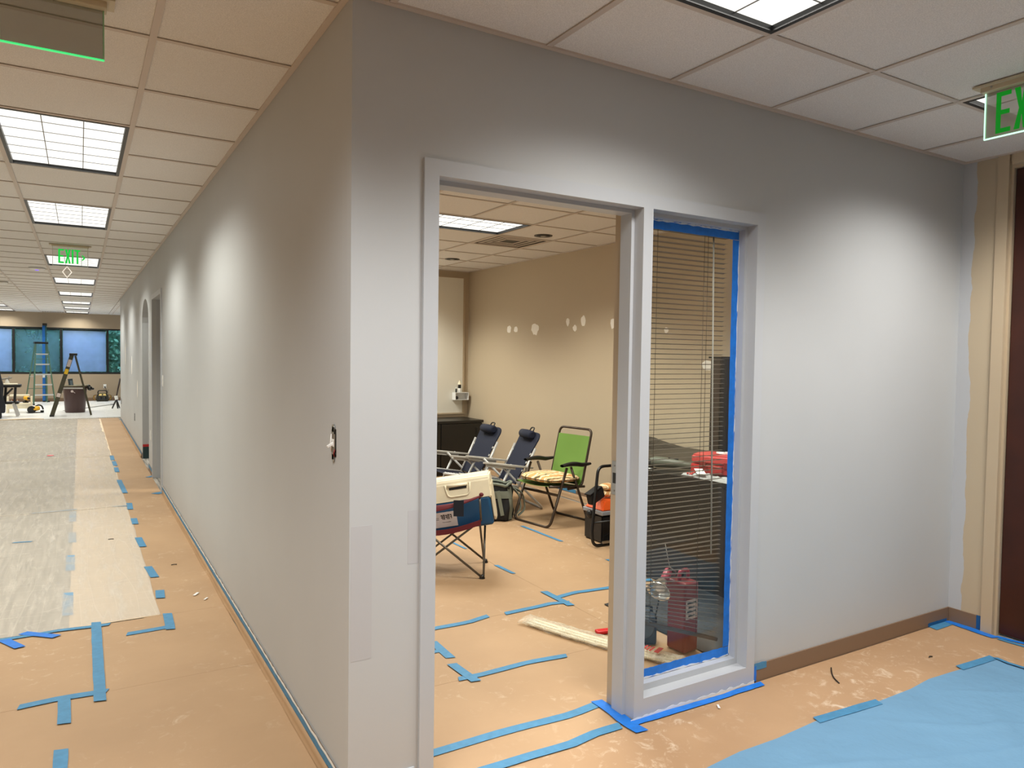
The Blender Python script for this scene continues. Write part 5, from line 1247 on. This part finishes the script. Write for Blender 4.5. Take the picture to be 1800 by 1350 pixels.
m = MB(); m.lathe([(.022, 0), (.03, .02), (.055, .07), (.062, .085), (.060, .085), (.05, .068), (.02, .02)], 24, (-.01, .0, .38), (s1, s2, ld_)); m.build('reflector', M_alu, t)
m = MB(); m.lathe([(.02, -.07), (.022, -.06), (.022, .0), (.018, .006)], 16, (-.01, 0, .38), (s1, s2, ld_)); m.build('socket', mat('rose_red_plastic', (170, 60, 76), .4), t)
m = MB(); m.ball(Vector((-.01, 0, .38)) + ld_ * .05, .026, 1, 1, 1.2); m.build('bulb', M_white, t)
m = MB(); m.bar((.02, .01, .41), (.07, .01, .395), .022, .01, bev=.002); m.bar((.03, .01, .44), (.075, .01, .41), .022, .006, bev=.002); m.build('spring_clamp', M_steel, t)
m = MB(); m.tube([(.04, .01, .43), (.03, .02, .49), (.02, .03, .56)], .002, 5); m.build('whip_rod', M_greyplastic, t)
m = MB(); m.tube(fil([(.03, .04, .42), (.02, .08, .2), (-.02, .10, .012), (-.12, .14, .012)], .05), .004, 6); m.build('cord', M_black, t)
t = thing('floor_fan', 'dark slate box heater with a round grille beside the red can', 'heater', (1.80, .64, 0), math.radians(-30))
M_slate = mat('dark_slate_plastic', (52, 58, 66), .5)
m = MB(); m.obox((0, 0, .085), ((1, 0, 0), (0, 1, 0), (0, 0, 1)), (.09, .06, .077), 0, .014, 3); m.build('housing', M_slate, t)
m = MB(); m.lathe([(.052, 0), (.055, .004), (.048, .006), (.044, .002)], 24, (.02, -.0605, .10), ((1, 0, 0), (0, 0, 1), (0, -1, 0))); m.build('round_grille', mat('grey_slate_ring', (92, 100, 108), .5), t)
for k in range(5): m = MB(); m.obox((-.06, -.0615, .03 + .018 * k), ((1, 0, .3), (0, 1, 0), (-.3, 0, 1)), (.025, .001, .003)); m.build('vent_slat', M_black, t)
m = MB(); m.tube(fil([(-.07, 0, .162), (-.07, 0, .20), (.07, 0, .20), (.07, 0, .162)], .03), .008, 8); m.build('carry_handle', M_slate, t)

t = thing('desk_shade_sheet', 'added black sheet standing in for shade on the floor under the desk', 'plastic sheet', (2.295, .72, 0))  # added dark sheet, stands in for the shade under the desk
m = MB(); m.grid(lambda u, v: Vector(((u - .5) * .60, (v - .5) * .92, .012 + .16 * max(0, math.sin(PI * u)) ** .5 * max(0, math.sin(PI * v)) ** .3 * (.55 + .45 * u) + .03 * noise.noise(Vector((u * 5, v * 8, 4))) * math.sin(PI * u) * math.sin(PI * v))), 20, 30, 0, .002); m.build('shade_sheet_mesh', mat('desk_shade_black', (14, 14, 15), .6), t)

M_touch = mat('touch_up_grey_paint', (183, 184, 188), .5)
for x0, x1, z0, z1, lab in ((.006, .078, .50, .95, 'tall faint darker grey touch-up patch on the front wall at the corner'), (.205, .246, .80, .985, 'small faint grey touch-up patch left of the door frame')):
    m = MB(); m.box(x0, x1, -.0005, 0, z0, z1); tag(m.build('paint_patch', M_touch), lab, 'paint patch')
# ============================================================ FAR END OF THE HALLWAY
M_fg_green = mat('green_fibreglass', (66, 100, 80), .5); M_fg_olive = mat('olive_fibreglass', (62, 59, 42), .5); M_alum = mat('aluminium', (205, 205, 205), .35, .6)
def step_ladder(lab, loc, rz, h, mrail, wt, wb, ff, rb, n, railw, mstep=M_alum, stickers=False):
    t = thing('step_ladder', lab, 'ladder', loc, rz)
    m = MB(); m.box(-wt / 2 - .03, wt / 2 + .03, -.07, .09, h - .055, h, 0, .008); m.build('top_cap', M_blackplastic, t)
    for s in (-1, 1):
        a = Vector((s * wt / 2, -.02, h - .05)); b = Vector((s * wb / 2, -ff, .02))
        m = MB(); m.bar(a, b, .028, railw, (0, 1, .2)); r = m.build('front_rail', mrail, t)
        m = MB(); m.obox(b, ((1, 0, 0), (0, 1, 0), (0, 0, 1)), (.022, .045, .02), 0, .004); m.build('foot', M_black, r)
        if stickers:
            for q, ln, mm, lb in ((.13, .17, mat('pale_label', (206, 192, 188), .6), 'pale label'), (.27, .12, mat('yellow_label', (232, 188, 40), .6), 'yellow label'), (.66, .09, mat('pale_label', (206, 192, 188), .6), 'pale label')):
                c = a.lerp(b, q); d = (b - a).normalized(); nrm = Vector((s, 0, 0)); u = d.cross(nrm)
                m = MB(); m.obox(c + nrm * .0175, (d, u, nrm), (ln / 2, railw * .42, .001)); o = m.build('label', mm, r); o['label'] = lb
        c = Vector((s * wt / 2, .05, h - .06)); e = Vector((s * (wb / 2 + .01), rb, .015))
        m = MB(); m.bar(c, e, .024, .040, (0, 1, .2)); m.build('rear_rail', mrail, t)
        m = MB(); p = a.lerp(b, .55); q = c.lerp(e, .55); m.bar(p, q, .004, .018, (0, 0, 1)); m.build('spreader', M_alum, t)
    for k in range(1, n + 1):
        f = k / (n + 1); w = wt + (wb - wt) * f; y = -.02 - (ff - .02) * f; z = (h - .05) * (1 - f)
        m = MB(); m.box(-w / 2, w / 2, y - .03, y + .05, z - .006, z + .006); m.box(-w / 2, w / 2, y - .032, y - .026, z - .03, z + .006); m.build('tread', mstep, t)
    for k in range(1, 4):
        f = k / 4; w = wt + (wb + .02 - wt) * f
        m = MB(); m.tube([(-w / 2, .05 + (rb - .05) * f, (h - .06) * (1 - f)), (w / 2, .05 + (rb - .05) * f, (h - .06) * (1 - f))], .009, 6); m.build('rear_rung', mrail, t)
    return t
step_ladder('green fibreglass stepladder with black top cap before the far windows', (-1.70, 22.1, .009), math.radians(14), 1.76, M_fg_green, .27, .52, .34, .62, 5, .06)
step_ladder('olive fibreglass stepladder with yellow label standing around the brown bin', (-.90, 17.55, .009), math.radians(-90), 1.46, M_fg_olive, .28, .44, .42, .36, 4, .085, M_alum, True)
# blue folded ladder leaning on the window wall
t = thing('folded_ladder', 'blue fibreglass ladder folded upright, leaning against the far window wall', 'ladder', (-1.66, 23.05, .009))
M_fg_blue = mat('blue_fibreglass', (20, 100, 180), .45); M_fg_shaded = mat('shaded_teal_rail', (18, 70, 74), .45)  # teal rail colour paints in the shade on the ladder's right side
for s, mm in ((-1, M_fg_blue), (1, M_fg_shaded)):
    m = MB(); m.bar((-.016 + .028 * (s + 1), -.06 * s, .02), (-.016 + .028 * (s + 1), .20 - .05 * s, 2.26), .075 if s < 0 else .04, .04, (0, 1, 0)); r = m.build('rail', mm, t)
    m = MB(); m.box(-.05 + .05 * (s + 1), .03 + .05 * (s + 1), -.06 * s - .03, -.06 * s + .03, 0, .04, 0, .004); m.build('foot', M_black, r)
m = MB(); m.box(-.045, .07, .10, .30, 2.255, 2.32, 0, .01); m.build('top_cap', M_black, t)
for k in range(5): m = MB(); m.obox((.0, -.02 + .035 * k, .30 + .40 * k), ((1, 0, 0), (0, 1, 0), (0, 0, 1)), (.032, .03, .010)); m.build('tread', M_fg_blue, t)
m = MB(); m.obox((-.016, -.012 + .045, .78), ((1, 0, 0), (0, 1, 0), (0, 0, 1)), (.03, .002, .06)); m.build('label', M_white, t)
# brown bin
t = thing('waste_bin', 'large brown round plastic bin with rubbish in it beneath the olive ladder', 'bin', (-.868, 18.6, .009))
M_brownpl = mat('brown_plastic', (64, 38, 34), .45)
m = MB(); m.lathe([(.20, 0), (.215, .012), (.255, .60), (.262, .64), (.245, .64), (.238, .60), (.20, .03)], 32); m.build('bin_body', M_brownpl, t)
m = MB(); m.lathe([(.262, .645), (.285, .648), (.288, .672), (.262, .678), (.25, .672), (.25, .648)], 32); m.build('rim', mat('olive_grey_rim', (112, 104, 80), .5), t)
for s in (-1, 1):
    m = MB(); m.obox((s * .285, 0, .62), ((1, 0, 0), (0, 1, 0), (0, 0, 1)), (.035, .05, .018), 0, .006); m.build('handle', M_brownpl, t)
m = MB(); m.lathe([(.03, 0), (.03, .002), (.016, .003)], 14, (-.06, -.257, .53), ((1, 0, 0), (0, 0, 1), (0, -1, 0))); m.obox((-.02, -.2585, .505), ((.8, 0, -.6), (0, 1, 0), (.6, 0, .8)), (.03, .002, .006)); e_ = m.build('round_emblem', mat('pale_label', (206, 192, 188), .6), t)
t = thing('rubbish_box', 'dark blue-grey carton sticking up out of the brown bin', 'box', (-.95, 18.55, .5))
m = MB(); m.obox((0, 0, .18), ((1, 0, .12), (0, 1, 0), (-.12, 0, 1)), (.05, .05, .16), 0, .002); m.build('carton', mat('dark_slate_card', (44, 58, 66), .7), t)
m = MB(); m.obox((.012, -.052, .20), ((1, 0, .12), (0, 1, 0), (-.12, 0, 1)), (.025, .001, .10)); m.build('grey_panel', mat('slate_print', (96, 110, 122), .7), t)
t = thing('bin_liner', 'black bin liner bunched over the right edge of the brown bin', 'bag', (-.60, 18.56, .60))
m = MB(); m.ball((.05, -.02, .0), .05, 1.2, 1, 1.1); m.ball((.02, -.02, .06), .035, 1.3, 1, 1); m.ball((.11, -.02, -.01), .03, 1.1, 1, 1); m.build('liner_knot', mat('black_bin_liner', (26, 26, 26), .35), t)
# jobsite radio
t = thing('jobsite_radio', 'yellow and black jobsite radio with side roll bars by the far baseboard', 'radio', (-.18, 23.0, .009))
M_yel = mat('safety_yellow', (236, 178, 40), .45)
m = MB(); m.prism([(-.15, .0), (.15, 0), (.17, .05), (.16, .16), (.11, .25), (-.11, .25), (-.16, .16), (-.17, .05)], 1, -.10, .10); bmesh.ops.bevel(m.bm, geom=list(m.bm.edges), offset=.012, segments=2, affect='EDGES'); m.build('radio_body', mat('black_olive_plastic', (40, 38, 28), .5), t)
m = MB(); m.prism([(-.10, .175), (.10, .175), (.085, .235), (-.085, .235)], 1, -.108, -.101); fp = m.build('yellow_face', mat('pale_yellow_panel', (232, 204, 130), .5), t)
m = MB(); m.lathe([(.022, 0), (.02, .01), (.0, .012)], 14, (0, -.108, .205), ((1, 0, 0), (0, 0, 1), (0, -1, 0))); m.build('dial', M_black, fp)
for s in (-1, 1):
    m = MB(); m.tube(fil([(s * .155, 0, .19), (s * .225, 0, .18), (s * .235, 0, .06), (s * .165, 0, .04)], .04), .016, 8); m.build('roll_bar', M_black, t)
    m = MB(); m.tube(fil([(s * .16, -.017, .185), (s * .222, -.017, .175), (s * .231, -.017, .065), (s * .17, -.017, .045)], .04), .005, 6); m.build('yellow_trim', M_yel, t)
m = MB(); m.tube(fil([(-.12, 0, .24), (-.11, 0, .325), (.11, 0, .325), (.12, 0, .24)], .05), .016, 8); m.build('carry_handle', M_black, t)
for s in (-.06, .06):
    m = MB(); m.lathe([(.05, 0), (.048, .006), (.0, .003)], 18, (s, -.1005, .09), ((1, 0, 0), (0, 0, 1), (0, -1, 0))); m.build('speaker_grille', M_black, t)
m = MB(); m.tube([(.12, .05, .24), (.17, .08, .36)], .004, 6); m.build('antenna', M_black, t)
t = thing('outlet', 'white outlet on the beige wall above the jobsite radio', 'outlet', (-.10, YF, .45))
m = MB(); m.box(-.04, .04, -.006, 0, -.06, .06, 0, .003); m.build('plate', M_white, t)
m = MB(); m.box(-.018, .018, -.03, -.006, -.045, -.005, 0, .004); m.build('plug', M_black, t)
m = MB(); m.tube(fil([(0, -.03, -.03), (.03, -.06, -.1), (.09, -.2, -.2), (.05, -.33, -.24)], .06), .004, 6); m.build('cord', M_black, t)
# dark tripod stick at the end of the grey wall
t = thing('tripod_stand', 'thin dark pole on short splayed legs at the end of the grey wall', 'stand', (.045, 19.6, .009))
m = MB(); m.tube([(.02, 0, .30), (.11, 0, .80)], [.016, .022], 8); m.build('pole', mat('dark_brown_handle', (48, 34, 28), .5), t)
m = MB(); m.obox((.02, 0, .29), ((1, 0, .2), (0, 1, 0), (-.2, 0, 1)), (.04, .03, .05), 0, .008); m.build('collar', M_white, t)
for x, y in ((-.08, -.08), (.05, -.12), (.10, .12)): m = MB(); m.tube([(.02, 0, .25), (x, y, .012)], [.02, .017], 8); m.build('leg', M_black, t)
# miter saw stand with things on it, black tarp, stool, tools
t = thing('saw_stand', 'black folding tool stand with silver legs at the left edge', 'work stand', (-2.12, 17.7, .02))
m = MB(); m.box(-.22, .20, -.20, .20, .66, .72, 0, .01); m.build('top', M_black, t)
m = MB(); m.box(-.24, .16, -.16, .16, .28, .33, 0, .008); m.build('lower_shelf', M_black, t)
for x in (-.10, .08):
    m = MB(); m.bar((x, -.1, .33), (x + .02, -.1, .66), .05, .05); m.build('post', M_blackplastic, t)
m = MB(); m.bar((-.22, -.12, .33), (.05, -.12, .64), .03, .04); m.build('brace', M_blackplastic, t)
for x, y, dx in ((.06, -.15, .08), (-.2, -.15, -.06), (.06, .15, .08), (-.2, .15, -.06)): m = MB(); m.bar((x, y, .30), (x + dx, y * 1.2, .0), .05, .035, (0, 1, 0)); m.build('leg', M_alum, t)
t = thing('saw_part', 'cream and grey tool parts lying on top of the black tool stand', 'power tool', (-2.14, 17.66, .7295))
m = MB(); m.box(-.13, .16, -.1, .1, 0, .035, 0, .01); m.build('base_plate', M_cream, t)
m = MB(); m.lathe([(.04, 0), (.045, .01), (.03, .08), (.02, .1)], 14, (-.04, 0, .036)); m.build('turret', M_white, t)
m = MB(); m.bar((-.14, 0, .13), (.05, 0, .17), .05, .035, bev=.01); m.bar((-.02, 0, .09), (.0, 0, .20), .03, .03, bev=.008); m.build('motor_arm', mat('grey_castings', (150, 146, 140), .5), t)
t = thing('dark_jacket', 'black jacket or tarp hanging in a tall heap at the left edge', 'jacket', (-2.385, 17.2, .15))
m = MB()
def jk(u, v):
    an = 2 * PI * u; w = .20 - .10 * v ** 1.5; e = .025 * noise.noise(Vector((math.cos(an) * 2, math.sin(an) * 2, v * 4)))
    return Vector(((w + e) * math.cos(an) * (1.0 if v < .97 else .55), (.14 - .05 * v + e) * math.sin(an), .95 * v + .02 * math.sin(3 * an)))
m.grid(jk, 24, 16); m.build('jacket_cloth', mat('blue_black_cloth', (22, 25, 34), .8, bump=(12, .5, .02)), t)
m = MB(); m.tube([jk(.78, .35) * 1.02, jk(.78, .6) * 1.04, jk(.76, .85) * 1.04], .010, 6); m.build('seam_trim', mat('slate_print', (96, 110, 122), .7), t)
m = MB(); m.box(-.13, .13, -.1, .1, -.14, .05, 0, .02); m.build('weighted_hem', M_blkn, t)
t = thing('step_stool', 'cream plastic step stool behind the tool stand', 'stool', (-2.03, 19.0, .009))
m = MB(); m.box(-.24, .24, -.17, -.02, .19, .235, 0, .01); m.build('lower_step', M_cream, t)
m = MB(); m.box(-.20, .20, .0, .16, .385, .43, 0, .01); m.build('upper_step', M_cream, t)
for s in (-1, 1): m = MB(); m.prism([(-.19, 0), (-.10, 0), (-.06, .12), (.06, .12), (.10, 0), (.19, 0), (.16, .384), (0, .384), (-.02, .189), (-.165, .189)], 0, s * .24 - .018, s * .24 + .018); m.build('side_frame', M_cream, t)
m = MB(); m.box(-.22, .22, -.16, -.145, .10, .186); m.build('front_apron', M_cream, t)
t = thing('paint_brush_cup', 'small brown basket cup on the lower step of the cream stool', 'cup', (-2.12, 18.9, .2455))
m = MB(); m.lathe([(.055, 0), (.07, .09), (.06, .09), (.05, .01)], 16); m.build('cup_body', mat('amber_brown_plastic', (110, 60, 30), .5), t)
for k in range(6): m = MB(); m.obox((.066 * math.cos(k + 3.6), .066 * math.sin(k + 3.6), .05), ((math.cos(k + 3.6), math.sin(k + 3.6), 0), (-math.sin(k + 3.6), math.cos(k + 3.6), 0), (0, 0, 1)), (.002, .007, .03)); m.build('cream_stripe', M_cream, t)
def drill(lab, loc, rz, s=1.0):
    t = thing('cordless_drill', lab, 'power tool', loc, rz)
    m = MB(); m.tube([(-.09 * s, 0, .10 * s), (-.06 * s, 0, .10 * s), (.05 * s, 0, .10 * s), (.07 * s, 0, .10 * s)], [.03 * s, .045 * s, .042 * s, .03 * s], 12); m.build('motor_housing', M_yel, t)
    m = MB(); m.tube([(.07 * s, 0, .10 * s), (.10 * s, 0, .10 * s), (.13 * s, 0, .10 * s)], [.03 * s, .022 * s, .01 * s], 12); m.build('chuck', M_black, t)
    m = MB(); m.bar((-.03 * s, 0, .07 * s), (-.05 * s, 0, .03 * s), .035 * s, .04 * s, bev=.006); m.build('grip', M_black, t)
    m = MB(); m.box(-.10 * s, .0, -.04 * s, .04 * s, 0, .03 * s, 0, .006); m.build('battery', M_black, t)
drill('yellow and black cordless drill standing on the cream stool', (-1.88, 18.93, .2455), math.radians(-60), 1.1)
t = thing('circular_saw', 'yellow and black circular saw on the white floor sheeting', 'power tool', (-1.68, 18.72, .014), math.radians(12))
m = MB(); m.box(-.19, .15, -.09, .09, 0, .008); m.build('shoe', M_black, t)
m = MB(); m.lathe([(.085, -.02), (.09, -.015), (.09, .015), (.085, .02)], 20, (-.10, -.03, .075), ((1, 0, 0), (0, 0, 1), (0, 1, 0))); m.build('blade_guard', M_blackplastic, t)
m = MB(); m.tube([(-.06, .0, .075), (.0, .0, .10), (.07, .0, .11)], [.055, .06, .045], 12); m.build('motor_housing', M_yel, t)
m = MB(); m.tube(fil([(-.02, .02, .14), (.05, .02, .19), (.12, .02, .16), (.15, .02, .07)], .04), .018, 8); m.build('rear_handle', M_black, t)
m = MB(); m.box(.09, .16, -.03, .05, .012, .05, 0, .01); m.build('battery', M_black, t)
t = thing('long_trim_bar', 'long thin grey bar lying on the white floor sheeting by the bin', 'bar', (-.55, 20.2, .012), math.radians(62))
m = MB(); m.box(-1.2, 1.2, -.03, .03, 0, .012, 0, .003); m.build('bar', M_greymetal, t)
m = MB(); m.box(1.2, 1.24, -.04, .04, 0, .018, 0, .003); m.build('end_stop', M_black, t)
